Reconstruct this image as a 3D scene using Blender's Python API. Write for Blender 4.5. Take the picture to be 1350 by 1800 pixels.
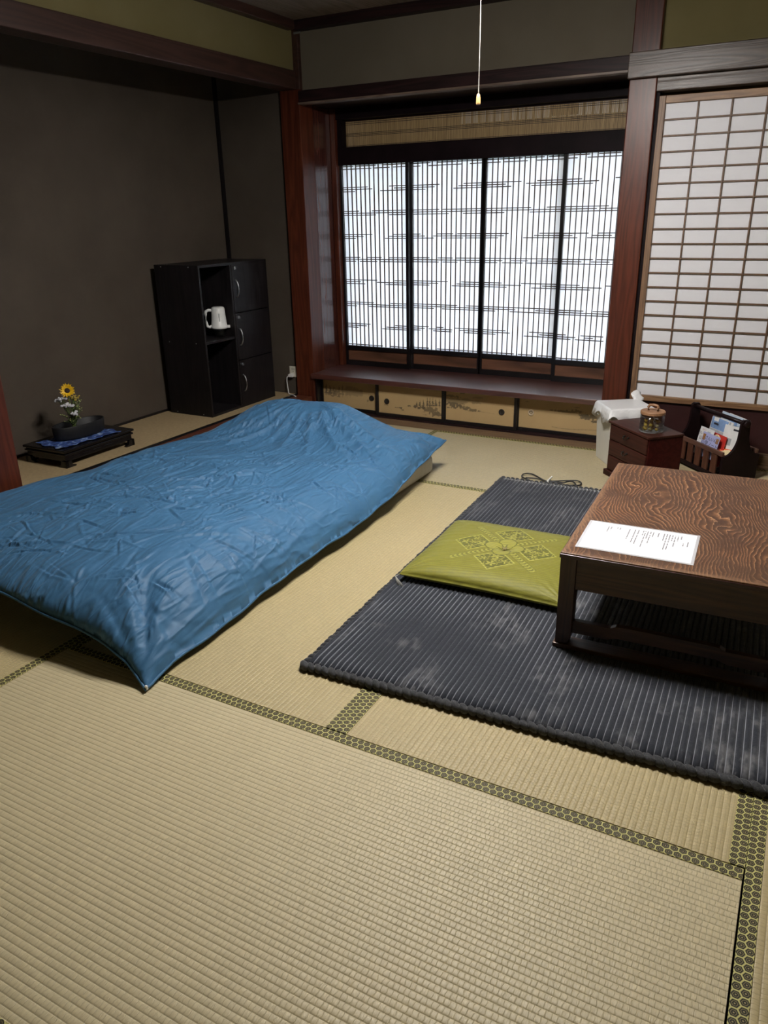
import bpy, math, random
import numpy as np
from mathutils import Matrix, Vector
R = math.radians
C = bpy.context.scene.collection
for o in list(bpy.data.objects):
    bpy.data.objects.remove(o)
rng = random.Random(7)
sc = bpy.context.scene

# ------------------------------------------------------------------ camera
yaw, pit, rol = -0.501385, 0.37369, -0.0199216
f_ = Vector((math.sin(yaw)*math.cos(pit), math.cos(yaw)*math.cos(pit), -math.sin(pit)))
r_ = Vector((math.cos(yaw), -math.sin(yaw), 0)); u_ = r_.cross(f_)
r2 = r_*math.cos(rol)+u_*math.sin(rol); u2 = -r_*math.sin(rol)+u_*math.cos(rol)
cd = bpy.data.cameras.new('camera'); cam = bpy.data.objects.new('camera', cd); C.objects.link(cam)
m = Matrix((r2, u2, -f_)).transposed().to_4x4(); m.translation = (0, 0, 1.25)
cam.matrix_world = m
cd.sensor_fit = 'AUTO'; cd.sensor_width = 36; cd.lens = 1339.9/1800*36
cd.clip_start = .02
sc.camera = cam

# ------------------------------------------------------------------ world, exposure
wd = bpy.data.worlds.new('sky'); sc.world = wd; wd.use_nodes = True
wd.node_tree.nodes['Background'].inputs[0].default_value = (.74, .86, 1.0, 1)
wd.node_tree.nodes['Background'].inputs[1].default_value = 7.5
sc.view_settings.view_transform = 'Standard'; sc.view_settings.look = 'None'
sc.view_settings.gamma = 1; sc.view_settings.use_curve_mapping = False
sc.view_settings.exposure = 0.52
sc.cycles.use_denoising = True
sc.cycles.max_bounces = 8; sc.cycles.diffuse_bounces = 4; sc.cycles.glossy_bounces = 4
sc.cycles.transmission_bounces = 6; sc.cycles.transparent_max_bounces = 8
sc.cycles.caustics_reflective = False; sc.cycles.caustics_refractive = False
sc.cycles.sample_clamp_indirect = 6
LAMP = (-.970, 2.41, 1.985)
LAMP_POWER = 165.0

# ------------------------------------------------------------------ node helpers
class NT:
    def __init__(s, name):
        s.m = bpy.data.materials.new(name); s.m.use_nodes = True
        s.t = s.m.node_tree; s.b = s.t.nodes['Principled BSDF']; s.out = s.t.nodes['Material Output']
        s.tc = None
    def n(s, typ, ins=None, **kw):
        x = s.t.nodes.new(typ)
        for k, v in kw.items(): setattr(x, k, v)
        for k, v in (ins or {}).items():
            i = x.inputs[k]
            if isinstance(v, bpy.types.NodeSocket): s.t.links.new(v, i)
            else: i.default_value = v
        return x
    def obj(s):
        if not s.tc: s.tc = s.n('ShaderNodeTexCoord')
        return s.tc.outputs['Object']
    def math(s, op, a, b=0., c=0., clamp=False):
        return s.n('ShaderNodeMath', {0: a, 1: b, 2: c}, operation=op, use_clamp=clamp).outputs[0]
    def vm(s, op, a, b=(0, 0, 0), out=0):
        return s.n('ShaderNodeVectorMath', {0: a, 1: b}, operation=op).outputs[out]
    def scale(s, v, sx, sy, sz, loc=(0, 0, 0), rot=(0, 0, 0)):
        return s.n('ShaderNodeMapping', {'Vector': v, 'Scale': (sx, sy, sz), 'Location': loc, 'Rotation': rot}).outputs[0]
    def noise(s, v, sc_=5, det=3, rough=.5, dist=0):
        return s.n('ShaderNodeTexNoise', {'Vector': v, 'Scale': sc_, 'Detail': det, 'Roughness': rough, 'Distortion': dist}).outputs['Fac']
    def ramp(s, f, *stops, interp='LINEAR'):
        x = s.n('ShaderNodeValToRGB', {'Fac': f}); e = x.color_ramp.elements
        x.color_ramp.interpolation = interp
        while len(e) < len(stops): e.new(.5)
        for el, (p, c) in zip(e, stops):
            el.position = p; el.color = (*c, 1) if len(c) == 3 else c
        return x.outputs[0]
    def mix(s, f, a, b, typ='MIX'):
        x = s.n('ShaderNodeMix', data_type='RGBA', blend_type=typ)
        for i, v in ((0, f), (6, a), (7, b)):
            if isinstance(v, bpy.types.NodeSocket): s.t.links.new(v, x.inputs[i])
            else: x.inputs[i].default_value = v if i == 0 else ((*v, 1) if len(v) == 3 else v)
        return x.outputs[2]
    def bump(s, h, strength=.3, dist=.002):
        b = s.n('ShaderNodeBump', {'Height': h, 'Strength': strength, 'Distance': dist})
        s.t.links.new(b.outputs[0], s.b.inputs['Normal'])
    def set(s, **kw):
        names = dict(color='Base Color', rough='Roughness', metal='Metallic', spec='Specular IOR Level', sheen='Sheen Weight',
                     sheenr='Sheen Roughness', coat='Coat Weight', coatr='Coat Roughness', trans='Transmission Weight', ior='IOR', alpha='Alpha',
                     emit='Emission Color', emits='Emission Strength', sss='Subsurface Weight')
        for k, v in kw.items():
            i = s.b.inputs[names[k]]
            if isinstance(v, bpy.types.NodeSocket): s.t.links.new(v, i)
            elif i.type == 'RGBA': i.default_value = (*v, 1) if len(v) == 3 else v
            else: i.default_value = v
        return s.m

def plain(name, c, rough=.5, var=.12, scale=20, bump=0, **kw):
    t = NT(name); f = t.noise(t.obj(), scale, 4)
    col = t.ramp(f, (.3, tuple(x*(1-var) for x in c)), (.7, tuple(min(1, x*(1+var)) for x in c)))
    if bump: t.bump(t.noise(t.obj(), scale*8, 3), bump, .001)
    return t.set(color=col, rough=rough, **kw)

def wood(name, dark, light, along='x', rough=.35, scale=1., ring=14, bump=.12, **kw):
    t = NT(name); s = {'x': (.6, 9, 9), 'y': (9, .6, 9), 'z': (9, 9, .6)}[along]
    v = t.scale(t.obj(), *[k*scale for k in s])
    f = t.noise(v, 1.0, 2, .5, .4)
    g = t.math('FRACT', t.math('MULTIPLY', f, ring))
    g = t.math('PINGPONG', g, .5)
    fine = t.noise(t.scale(v, 6, 6, 6), 3, 4, .6)
    h = t.math('ADD', t.math('MULTIPLY', g, 1.1), t.math('MULTIPLY', fine, .55))
    t.bump(h, bump, .0015)
    return t.set(color=t.ramp(h, (.2, dark), (.8, light)), rough=rough, **kw)

# ------------------------------------------------------------------ materials
def tatami_mat_material(name, tint):
    t = NT(name); v = t.obj()
    strand = t.noise(t.scale(v, 420, 22, 1), 1, 2, .6)
    cell = t.noise(t.scale(v, 70, 69, 1), 1, 1, .5)
    big = t.noise(v, 3.2, 3)
    mid = t.noise(t.scale(v, 16, 69, 1), 1, 2)
    c = t.ramp(strand, (.25, tuple(x*.72 for x in tint)), (.75, tuple(x*1.12 for x in tint)))
    c = t.mix(t.math('MULTIPLY', cell, .45), c, tuple(x*y for x, y in zip(tint, (.80, .78, .70))))
    c = t.mix(t.math('MULTIPLY', mid, .35), c, tuple(x*y for x, y in zip(tint, (1.12, 1.10, 1.04))))
    c = t.mix(t.math('MULTIPLY', big, .30), c, tuple(x*y for x, y in zip(tint, (1.04, .93, .84))))
    # seam line between ribs
    sep = t.n('ShaderNodeSeparateXYZ', {0: v})
    fr = t.math('ABSOLUTE', t.math('SUBTRACT', t.math('FRACT', t.math('MULTIPLY', sep.outputs[1], 1/.0145)), .5))
    rib = t.math('FLOOR', t.math('MULTIPLY', sep.outputs[1], 1/.0145))
    wn = t.n('ShaderNodeTexWhiteNoise', {'W': rib}, noise_dimensions='1D').outputs['Value']
    xx = t.math('ADD', t.math('MULTIPLY', sep.outputs[0], 1/.0105), t.math('MULTIPLY', wn, .5))
    xx = t.math('ADD', xx, t.math('MULTIPLY', t.math('MODULO', rib, 2.), .5))
    xx = t.math('ADD', xx, t.math('MULTIPLY', t.noise(t.scale(v, 60, 69, 1), 1, 1), .6))
    cell2 = t.n('ShaderNodeCombineXYZ', {0: t.math('FLOOR', xx), 1: rib}).outputs[0]
    cv = t.n('ShaderNodeTexWhiteNoise', {'Vector': cell2}, noise_dimensions='2D').outputs['Value']
    c = t.mix(t.math('MULTIPLY', cv, .20), c, tuple(x*.74 for x in tint))
    cx_ = t.math('ABSOLUTE', t.math('SUBTRACT', t.math('FRACT', xx), .5))
    cl_ = t.n('ShaderNodeMapRange', {0: cx_, 1: .40, 2: .5, 3: 0., 4: 1.}).outputs[0]
    c = t.mix(t.math('MULTIPLY', cl_, t.math('ADD', .10, t.math('MULTIPLY', cv, .24))), c, tuple(x*.5 for x in tint))
    gro = t.math('GREATER_THAN', fr, .455)
    c = t.mix(t.math('MULTIPLY', gro, .3), c, tuple(x*.45 for x in tint))
    t.bump(t.math('SUBTRACT', t.math('ADD', strand, t.math('MULTIPLY', cell, .9)), t.math('MULTIPLY', cl_, .8)), .55, .0012)
    return t.set(color=c, rough=.46, spec=.5, sheen=.15)
M = {}
M['tatami_a'] = tatami_mat_material('tatami_pale_sheen', (.60, .522, .330))  # paler than the golden mats: sheen from the rib direction put into the tint
M['tatami_b'] = tatami_mat_material('tatami_gold', (.50, .415, .225))
M['tatami_c'] = tatami_mat_material('tatami_green', (.45, .385, .235))
M['goza'] = plain('goza_rush', (.37, .275, .15), .6, .12, 60, .2)

t = NT('hexagon_brocade'); v = t.obj()
sep = t.n('ShaderNodeSeparateXYZ', {0: v})
px_ = t.math('MULTIPLY', sep.outputs[0], 1/.0176)
py_ = t.math('ADD', t.math('MULTIPLY', sep.outputs[1], 1/.0176), .433)
p = t.n('ShaderNodeCombineXYZ', {0: px_, 1: py_, 2: 0.}).outputs[0]
rr, hh = (1, 1.7320508, 1), (.5, .8660254, .5)
def hexmod(q): return t.vm('SUBTRACT', t.n('ShaderNodeVectorMath', {0: q, 1: rr}, operation='MODULO').outputs[0], hh)
p = t.vm('ADD', p, (200, 173.20508, .5))
a = hexmod(p); b = hexmod(t.vm('SUBTRACT', p, (.5, .8660254, 0)))
la = t.vm('DOT_PRODUCT', t.vm('MULTIPLY', a, (1, 1, 0)), t.vm('MULTIPLY', a, (1, 1, 0)), out=1)
lb = t.vm('DOT_PRODUCT', t.vm('MULTIPLY', b, (1, 1, 0)), t.vm('MULTIPLY', b, (1, 1, 0)), out=1)
sel = t.math('LESS_THAN', la, lb)
g = t.n('ShaderNodeMix', {0: sel, 4: b, 5: a}, data_type='VECTOR').outputs[1]
ag = t.vm('MULTIPLY', t.vm('ABSOLUTE', g), (1, 1, 0))
hd = t.math('MAXIMUM', t.vm('DOT_PRODUCT', ag, (1, 0, 0), out=1), t.vm('DOT_PRODUCT', ag, (.5, .8660254, 0), out=1))
col = t.ramp(hd, (0, (.30, .25, .12)), (.075, (.30, .25, .12)), (.09, (.022, .021, .015)), (.215, (.022, .021, .015)), (.228, (.22, .18, .085)), (.265, (.22, .18, .085)),
             (.30, (.022, .022, .016)), (.395, (.022, .022, .016)), (.43, (.44, .40, .14)), (.5, (.58, .54, .24)))
M['heri'] = t.set(color=col, rough=.6, spec=.2)

t = NT('plaster_olive'); n1 = t.noise(t.obj(), 3, 4); n2 = t.noise(t.obj(), 240, 3)
t.bump(n2, .35, .001)
M['olive'] = t.set(color=t.ramp(n1, (.3, (.165, .138, .060)), (.7, (.195, .165, .078))), rough=.92, spec=.15)
t = NT('plaster_grey_brown'); n1 = t.noise(t.obj(), 3, 4); t.bump(t.noise(t.obj(), 240, 3), .35, .001)
M['greybrown'] = t.set(color=t.ramp(n1, (.3, (.135, .115, .085)), (.7, (.160, .138, .104))), rough=.92, spec=.15)
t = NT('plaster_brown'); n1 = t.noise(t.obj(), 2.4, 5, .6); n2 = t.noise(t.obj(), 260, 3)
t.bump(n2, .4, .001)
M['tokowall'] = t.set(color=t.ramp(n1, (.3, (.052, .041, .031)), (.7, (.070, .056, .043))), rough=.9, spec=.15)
M['post'] = wood('red_lacquered_post', (.042, .009, .004), (.085, .020, .009), 'z', .36, 1.2, 10, .05, spec=.35)
M['kamachi'] = wood('red_lacquered_rail', (.085, .024, .012), (.150, .050, .025), 'y', .3, 1.2, 10, .05)
M['beam'] = wood('dark_beam_along_x', (.010, .0045, .005), (.024, .010, .010), 'x', .5, 1, 10, .1, spec=.22)
M['beam_y'] = wood('dark_beam_along_y', (.030, .013, .009), (.055, .024, .017), 'y', .5, 1, 10, .1)
M['nageshi'] = wood('grey_brown_beam', (.026, .016, .011), (.078, .052, .038), 'x', .40, 1.3, 22, .35)
M['lip'] = wood('pale_lip_wood', (.09, .06, .045), (.17, .12, .09), 'x', .45)
M['sidepanel'] = wood('red_side_panel', (.036, .010, .008), (.080, .024, .017), 'z', .22, .8, 12, .08, coat=.4, coatr=.15)
M['sill'] = wood('sill_wood', (.040, .011, .009), (.082, .024, .018), 'x', .25, .9, 10, .05, spec=.8, coat=1., coatr=.40)
M['hip'] = wood('hip_board_wood', (.045, .020, .011), (.13, .058, .032), 'x', .4, .8, 9, .1)
M['black'] = plain('black_lacquer', (.006, .005, .006), .28, .2, 10)
M['railblack'] = plain('black_rail', (.006, .003, .004), .55, .3, 12, spec=.08)
M['kumiko'] = plain('lattice_bar_wood', (.055, .032, .022), .6, .25, 60)
M['kumiko2'] = plain('door_lattice_wood', (.10, .050, .024), .55, .25, 60)
M['shojiframe'] = wood('door_frame_cedar', (.13, .065, .028), (.26, .145, .070), 'x', .5, 1.4, 12, .2)
M['shojiframe_z'] = wood('door_stile_cedar', (.10, .052, .026), (.20, .110, .056), 'z', .5, 1.4, 12, .2)
M['darkpanel'] = plain('dark_red_panel', (.030, .010, .010), .35, .2, 8)
M['floorwood'] = wood('threshold_wood', (.11, .065, .035), (.20, .125, .070), 'x', .5)
M['ceilboard'] = wood('ceiling_board', (.14, .105, .078), (.22, .17, .13), 'y', .6, .8)
M['out_wood'] = plain('outside_board', (.16, .105, .055), .7, .2, 8)
M['gravel'] = plain('outside_ground', (.62, .62, .60), .9, .1, 30)

def paper(name, c, trans):
    t = NT(name)
    n = t.noise(t.obj(), 30, 5, .65); n2 = t.noise(t.obj(), 3, 3)
    col = t.mix(n2, tuple(x*.95 for x in c), c); col = t.mix(t.math('MULTIPLY', n, .14), col, tuple(x*.8 for x in c))
    d = t.n('ShaderNodeBsdfDiffuse', {'Color': col}); tr = t.n('ShaderNodeBsdfTranslucent', {'Color': col})
    mx = t.n('ShaderNodeMixShader', {0: trans, 1: d.outputs[0], 2: tr.outputs[0]})
    t.t.links.new(mx.outputs[0], t.out.inputs['Surface']); return t.m
M['paper'] = paper('window_paper', (.86, .86, .86), .45)
M['paper_dim'] = paper('transom_paper', (.70, .70, .70), .20)
M['paper_door'] = paper('door_paper', (.76, .76, .80), .05)
t = NT('reed'); n = t.noise(t.scale(t.obj(), 260, 260, 8), 1, 2)
M['reed'] = t.set(color=t.ramp(n, (.3, (.24, .155, .07)), (.7, (.46, .32, .155))), rough=.6)
M['thread'] = plain('blind_thread', (.02, .013, .010), .7)

# duvet
t = NT('blue_cotton'); v = t.obj()
n = t.noise(v, 3, 3)
def creases(ang, sc_, seed, thr=.80):
    w = t.n('ShaderNodeTexNoise', {'Vector': v, 'Scale': 4, 'Detail': 1}).outputs['Color']
    p = t.n('ShaderNodeMix', {0: .05, 4: v, 5: w}, data_type='VECTOR').outputs[1]
    p = t.n('ShaderNodeMapping', {'Vector': p, 'Location': (seed, seed*.7, 0), 'Rotation': (0, 0, R(ang)), 'Scale': (sc_, sc_*.17, sc_*.5)}, vector_type='TEXTURE' if False else 'POINT').outputs[0]
    nz = t.noise(p, 1, 1, .4)
    k = t.math('SUBTRACT', 1., t.math('MULTIPLY', t.math('ABSOLUTE', t.math('SUBTRACT', nz, .5)), 2.))
    k = t.n('ShaderNodeMapRange', {0: k, 1: thr, 2: 1., 3: 0., 4: 1.}, interpolation_type='SMOOTHSTEP').outputs[0]
    off = t.n('ShaderNodeMapping', {'Vector': v, 'Location': (seed*3, seed, 0)}).outputs[0]
    return t.math('MULTIPLY', k, t.ramp(t.noise(off, 5.0, 2), (.45, (0, 0, 0)), (.62, (1, 1, 1))))
h = t.math('MULTIPLY', t.noise(v, 9, 2, .4), .8)
for ang, s_, sd_, w_ in ((20, 16, 1.3, .8), (-35, 18, 4.7, .8), (65, 17, 8.1, .7), (100, 20, 3.3, .6), (40, 34, 6.2, .4), (-60, 36, 9.4, .4)):
    h = t.math('ADD', h, t.math('MULTIPLY', creases(ang, s_, sd_), w_))
t.bump(h, .50, .010)
M['duvet'] = t.set(color=t.mix(n, (.040, .122, .240), (.046, .138, .268)), rough=.54, spec=.27, sheen=.15, sheenr=.4)
t.b.inputs['Sheen Tint'].default_value = (.45, .7, 1, 1)
M['foam'] = plain('pale_grey_foam', (.58, .57, .56), .85, .05, 40, .2)
M['white_tag'] = plain('white_tag', (.75, .75, .73), .6, .03)

# rug
RIB = .0175
t = NT('charcoal_plush'); v = t.obj()
sep = t.n('ShaderNodeSeparateXYZ', {0: v})
fr = t.math('ABSOLUTE', t.math('SUBTRACT', t.math('FRACT', t.math('ADD', t.math('MULTIPLY', sep.outputs[0], 1/RIB), .5)), .5))
line = t.math('LESS_THAN', fr, .055)
sm = t.noise(t.scale(v, 3.2, 2.2, 1), 1.5, 4, .65, .6)
sm = t.ramp(sm, (.51, (0, 0, 0)), (.67, (1, 1, 1)))
patch = t.noise(t.scale(v, 40, 14, 1), 1, 3, .6)
patch = t.ramp(patch, (.42, (0, 0, 0)), (.68, (1, 1, 1)))
sm = t.mix(1.0, sm, patch, 'MULTIPLY')
fine = t.noise(v, 420, 2)
col = t.mix(t.math('MULTIPLY', fine, .5), (.017, .0195, .027), (.034, .038, .050))
col = t.mix(t.math('MULTIPLY', sm, .55), col, (.30, .30, .31))  # lighter smudges: sheen of the brushed pile painted into the colour
col = t.mix(t.math('MULTIPLY', line, .8), col, (.24, .25, .28))
t.bump(t.math('ADD', fine, t.noise(v, 60, 3)), .5, .002)
M['rug'] = t.set(color=col, rough=.85, spec=.2, sheen=.45, sheenr=.35)
t = NT('charcoal_braid'); fine = t.noise(t.obj(), 300, 3)
t.bump(fine, .5, .002)
M['braid'] = t.set(color=t.ramp(fine, (.3, (.026, .027, .031)), (.7, (.062, .064, .070))), rough=.85, spec=.2, sheen=.4, sheenr=.35)

# table
t = NT('figured_plywood'); v = t.obj()
sepx = t.n('ShaderNodeSeparateXYZ', {0: v})
base = t.noise(t.scale(v, 3.4, 1.9, 1), 1.0, 2, .5, .35)
wob = t.noise(t.scale(v, 30, 18, 1), 1, 3)
f = t.math('ADD', t.math('MULTIPLY', base, 21), t.math('MULTIPLY', wob, 2.0))
f = t.math('ADD', f, t.math('MULTIPLY', sepx.outputs[0], 76)); f = t.math('ADD', f, t.math('MULTIPLY', sepx.outputs[1], 15))
g = t.math('FRACT', f)
band = t.ramp(g, (0, (.052, .022, .011)), (.40, (.070, .030, .014)), (.62, (.125, .055, .023)), (.84, (.185, .085, .036)), (.93, (.23, .115, .056)), (1, (.052, .022, .011)))
blot = t.noise(v, 8, 4, .6)
band = t.mix(t.math('MULTIPLY', t.ramp(blot, (.44, (0, 0, 0)), (.60, (1, 1, 1))), .75), band, (.058, .026, .013))
pore = t.noise(t.scale(v, 500, 60, 1), 1, 2)
wear = t.ramp(pore, (.62, (0, 0, 0)), (.74, (1, 1, 1)))
band = t.mix(t.math('MULTIPLY', wear, .12), band, (.42, .26, .15))
ridge = t.ramp(g, (.82, (0, 0, 0)), (.90, (1, 1, 1)), (.96, (0, 0, 0)))
rn = t.noise(v, 34, 3); ridge = t.mix(1.0, ridge, t.ramp(rn, (.44, (0, 0, 0)), (.6, (1, 1, 1))), 'MULTIPLY')
band = t.mix(t.math('MULTIPLY', ridge, .6), band, (.46, .28, .15))
ed = t.math('MINIMUM', t.math('MINIMUM', sepx.outputs[0], t.math('SUBTRACT', .62, sepx.outputs[0])), sepx.outputs[1])
edw = t.math('ADD', t.math('MULTIPLY', t.noise(v, 60, 3), .05), t.math('MULTIPLY', ed, -1))
band = t.mix(t.math('MULTIPLY', t.ramp(edw, (.0, (0, 0, 0)), (.022, (1, 1, 1))), .45), band, (.30, .165, .085))
t.bump(g, .25, .001)
M['tabletop'] = t.set(color=band, rough=.44, spec=.32)
M['tablewood'] = wood('table_frame_wood', (.030, .013, .007), (.080, .036, .018), 'x', .38, 1.2, 12, .15)
M['tablewood_z'] = wood('table_leg_wood', (.026, .012, .008), (.060, .027, .015), 'z', .35, 1.2, 12, .1)
M['tableedge'] = plain('table_edge_strip', (.040, .012, .010), .3, .2)
M['laminate'] = plain('laminated_paper', (.86, .87, .93), .4, .02, 5, coat=.25, coatr=.1)
M['film'] = plain('clear_film_margin', (.55, .55, .58), .1, .05, 5, coat=1, coatr=.05)
M['ink'] = plain('printed_ink', (.10, .10, .11), .5, .05)
M['inkdark'] = plain('dark_print', (.02, .02, .03), .5, .05)

# zabuton (uses a colour attribute for the brocade figures)
t = NT('green_brocade'); v = t.obj()
at = t.n('ShaderNodeAttribute', attribute_name='figure').outputs['Fac']
w = t.n('ShaderNodeTexWave', {'Vector': t.scale(v, 1, 1, 1, rot=(0, 0, R(82))), 'Scale': 26, 'Distortion': .5, 'Detail': 1}).outputs['Fac']
col = t.ramp(at, (0, (.055, .058, .008)), (.5, (.195, .186, .018)), (1, (.42, .40, .09)))
col = t.mix(t.math('MULTIPLY', t.ramp(w, (.55, (0, 0, 0)), (.8, (1, 1, 1))), .5), col, (.120, .115, .012))
t.bump(t.math('ADD', t.noise(t.scale(v, 700, 300, 300), 1, 1), t.math('MULTIPLY', w, .5)), .3, .0015)
M['zabuton'] = t.set(color=col, rough=.55, spec=.3, sheen=.3, sheenr=.4)
M['cotton'] = plain('pale_cotton_thread', (.45, .43, .39), .8, .1, 60)

M['cabinet'] = wood('espresso_board', (.0045, .0036, .0042), (.010, .008, .009), 'z', .45, 1, 9, .05, spec=.28)
M['cabin'] = plain('dark_interior', (.005, .004, .005), .6, .2)
M['chrome'] = plain('brushed_metal', (.55, .55, .56), .3, .05, metal=1)
M['screw'] = plain('screw_cap', (.20, .20, .19), .5, .1)
M['white'] = plain('white_plastic', (.72, .72, .70), .35, .02)
M['outlet'] = plain('ivory_plastic', (.60, .57, .48), .4, .03)
M['outlet_dim'] = plain('dull_metal', (.12, .12, .11), .6, .1)
M['bin'] = plain('offwhite_plastic', (.66, .65, .60), .4, .02)
t = NT('white_bag'); n = t.noise(t.obj(), 40, 4, .6, .8); t.bump(n, .5, .006)
M['bag'] = t.set(color=(.74, .74, .75), rough=.35, spec=.5)
M['chest'] = wood('chest_red_brown', (.022, .006, .0045), (.046, .014, .009), 'x', .42, 1.2, 9, .05, spec=.16)
M['chest_side'] = wood('chest_side_red', (.022, .003, .003), (.042, .006, .005), 'x', .45, 1.2, 9, .05, spec=.10)
M['iron'] = plain('dark_bronze', (.030, .026, .022), .35, .2, metal=.8)
t = NT('glass')
fr = t.n('ShaderNodeFresnel', {'IOR': 1.45}).outputs[0]
fr = t.math('ADD', t.math('MULTIPLY', fr, .55), .02)
mx = t.n('ShaderNodeMixShader', {0: fr, 1: t.n('ShaderNodeBsdfTransparent', {'Color': (.93, .95, .94, 1)}).outputs[0], 2: t.n('ShaderNodeBsdfGlossy', {'Roughness': .03}).outputs[0]})
t.t.links.new(mx.outputs[0], t.out.inputs['Surface']); M['glass'] = t.m
M['lidwood'] = wood('jar_lid_wood', (.20, .095, .045), (.32, .17, .085), 'x', .5, 2)
M['gold'] = plain('gold_wrapper', (.85, .56, .08), .25, .3, 60, .4, metal=.15)
M['brownwrap'] = plain('brown_wrapper', (.28, .13, .04), .3, .3, 60, .4)
M['paleyellow'] = plain('pale_wrapper', (.60, .55, .25), .3, .2, 60, .4)
M['rack'] = plain('rack_dark_wood', (.009, .004, .0045), .42, .25, 12, spec=.12)
M['rackslat'] = wood('rack_slat_wood', (.050, .018, .010), (.105, .042, .024), 'z', .35, 1.5)
M['rackrail'] = wood('rack_rail_wood', (.075, .033, .022), (.14, .070, .048), 'x', .4, 1.5)
M['mag_blue'] = plain('blue_cover', (.22, .34, .58), .25, .5, 14)
M['mag_white'] = plain('white_cover', (.70, .70, .70), .3, .08, 30)
M['mag_grey'] = plain('grey_cover', (.36, .38, .40), .3, .3, 20)
M['mag_lilac'] = plain('lilac_card', (.38, .40, .66), .4, .04, 30)
M['mag_red'] = plain('red_print', (.50, .035, .025), .35, .1, 40)
M['mag_orange'] = plain('orange_print', (.70, .16, .06), .35, .1, 40)
M['mag_cream'] = plain('cream_print', (.74, .62, .36), .35, .1, 40)
M['mag_pale'] = plain('pale_blue_paper', (.50, .60, .72), .3, .12, 18)
M['lacquer'] = plain('black_stand_lacquer', (.0045, .004, .0045), .22, .2, 12)
t = NT('indigo_tiedye'); n = t.noise(t.obj(), 34, 3, .55, .6)
M['indigo'] = t.set(color=t.ramp(n, (.42, (.010, .025, .12)), (.55, (.03, .09, .32)), (.68, (.36, .45, .62))), rough=.8)
M['bowl'] = plain('black_ceramic', (.009, .009, .010), .5, .2, 30, spec=.2)
M['petal'] = plain('yellow_petal', (.78, .47, .010), .5, .15, 80)
M['seed'] = plain('dark_seed_disk', (.020, .009, .004), .8, .4, 200, .6)
M['stem'] = plain('green_stem', (.09, .13, .035), .6, .25, 30)
M['leaf'] = plain('green_leaf', (.045, .085, .022), .55, .3, 30)
M['whiteflower'] = plain('white_blossom', (.50, .50, .52), .7, .1, 60)
M['goldflower'] = plain('yellow_blossom', (.42, .30, .05), .7, .3, 60)
M['palebud'] = plain('pale_green_bud', (.25, .28, .10), .7, .3, 60)
M['cable'] = plain('black_cable', (.010, .010, .011), .5, .2)
M['tuft'] = plain('tuft_thread', (.30, .24, .12), .8, .1)
M['lampwhite'] = plain('white_lampshade', (.75, .75, .72), .5, .02)
M['cordwhite'] = plain('pull_cord', (.34, .32, .28), .7, .05)
M['knobwood'] = wood('pale_knob_wood', (.50, .28, .10), (.68, .42, .18), 'z', .4, 2)
t = NT('lit_tube'); M['tube'] = t.set(color=(1, 1, 1), emit=(1.0, .96, .91), emits=LAMP_POWER)
M['fusuma_pull'] = plain('finger_pull_black', (.015, .012, .010), .35, .3, 80)
M['fusuma_pull2'] = plain('finger_pull_ivory', (.48, .38, .26), .45, .15, 80)
t = NT('painted_gold_paper'); v = t.obj()
at = t.n('ShaderNodeAttribute', attribute_name='ink').outputs['Fac']
n = t.noise(v, 7, 4); n2 = t.noise(t.scale(v, 200, 200, 900), 1, 2)
base = t.mix(n, (.43, .30, .145), (.50, .355, .175)); base = t.mix(t.math('MULTIPLY', n2, .2), base, (.38, .26, .12))
M['fusuma'] = t.set(color=t.mix(at, base, (.045, .038, .028)), rough=.5, spec=.4)

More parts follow.
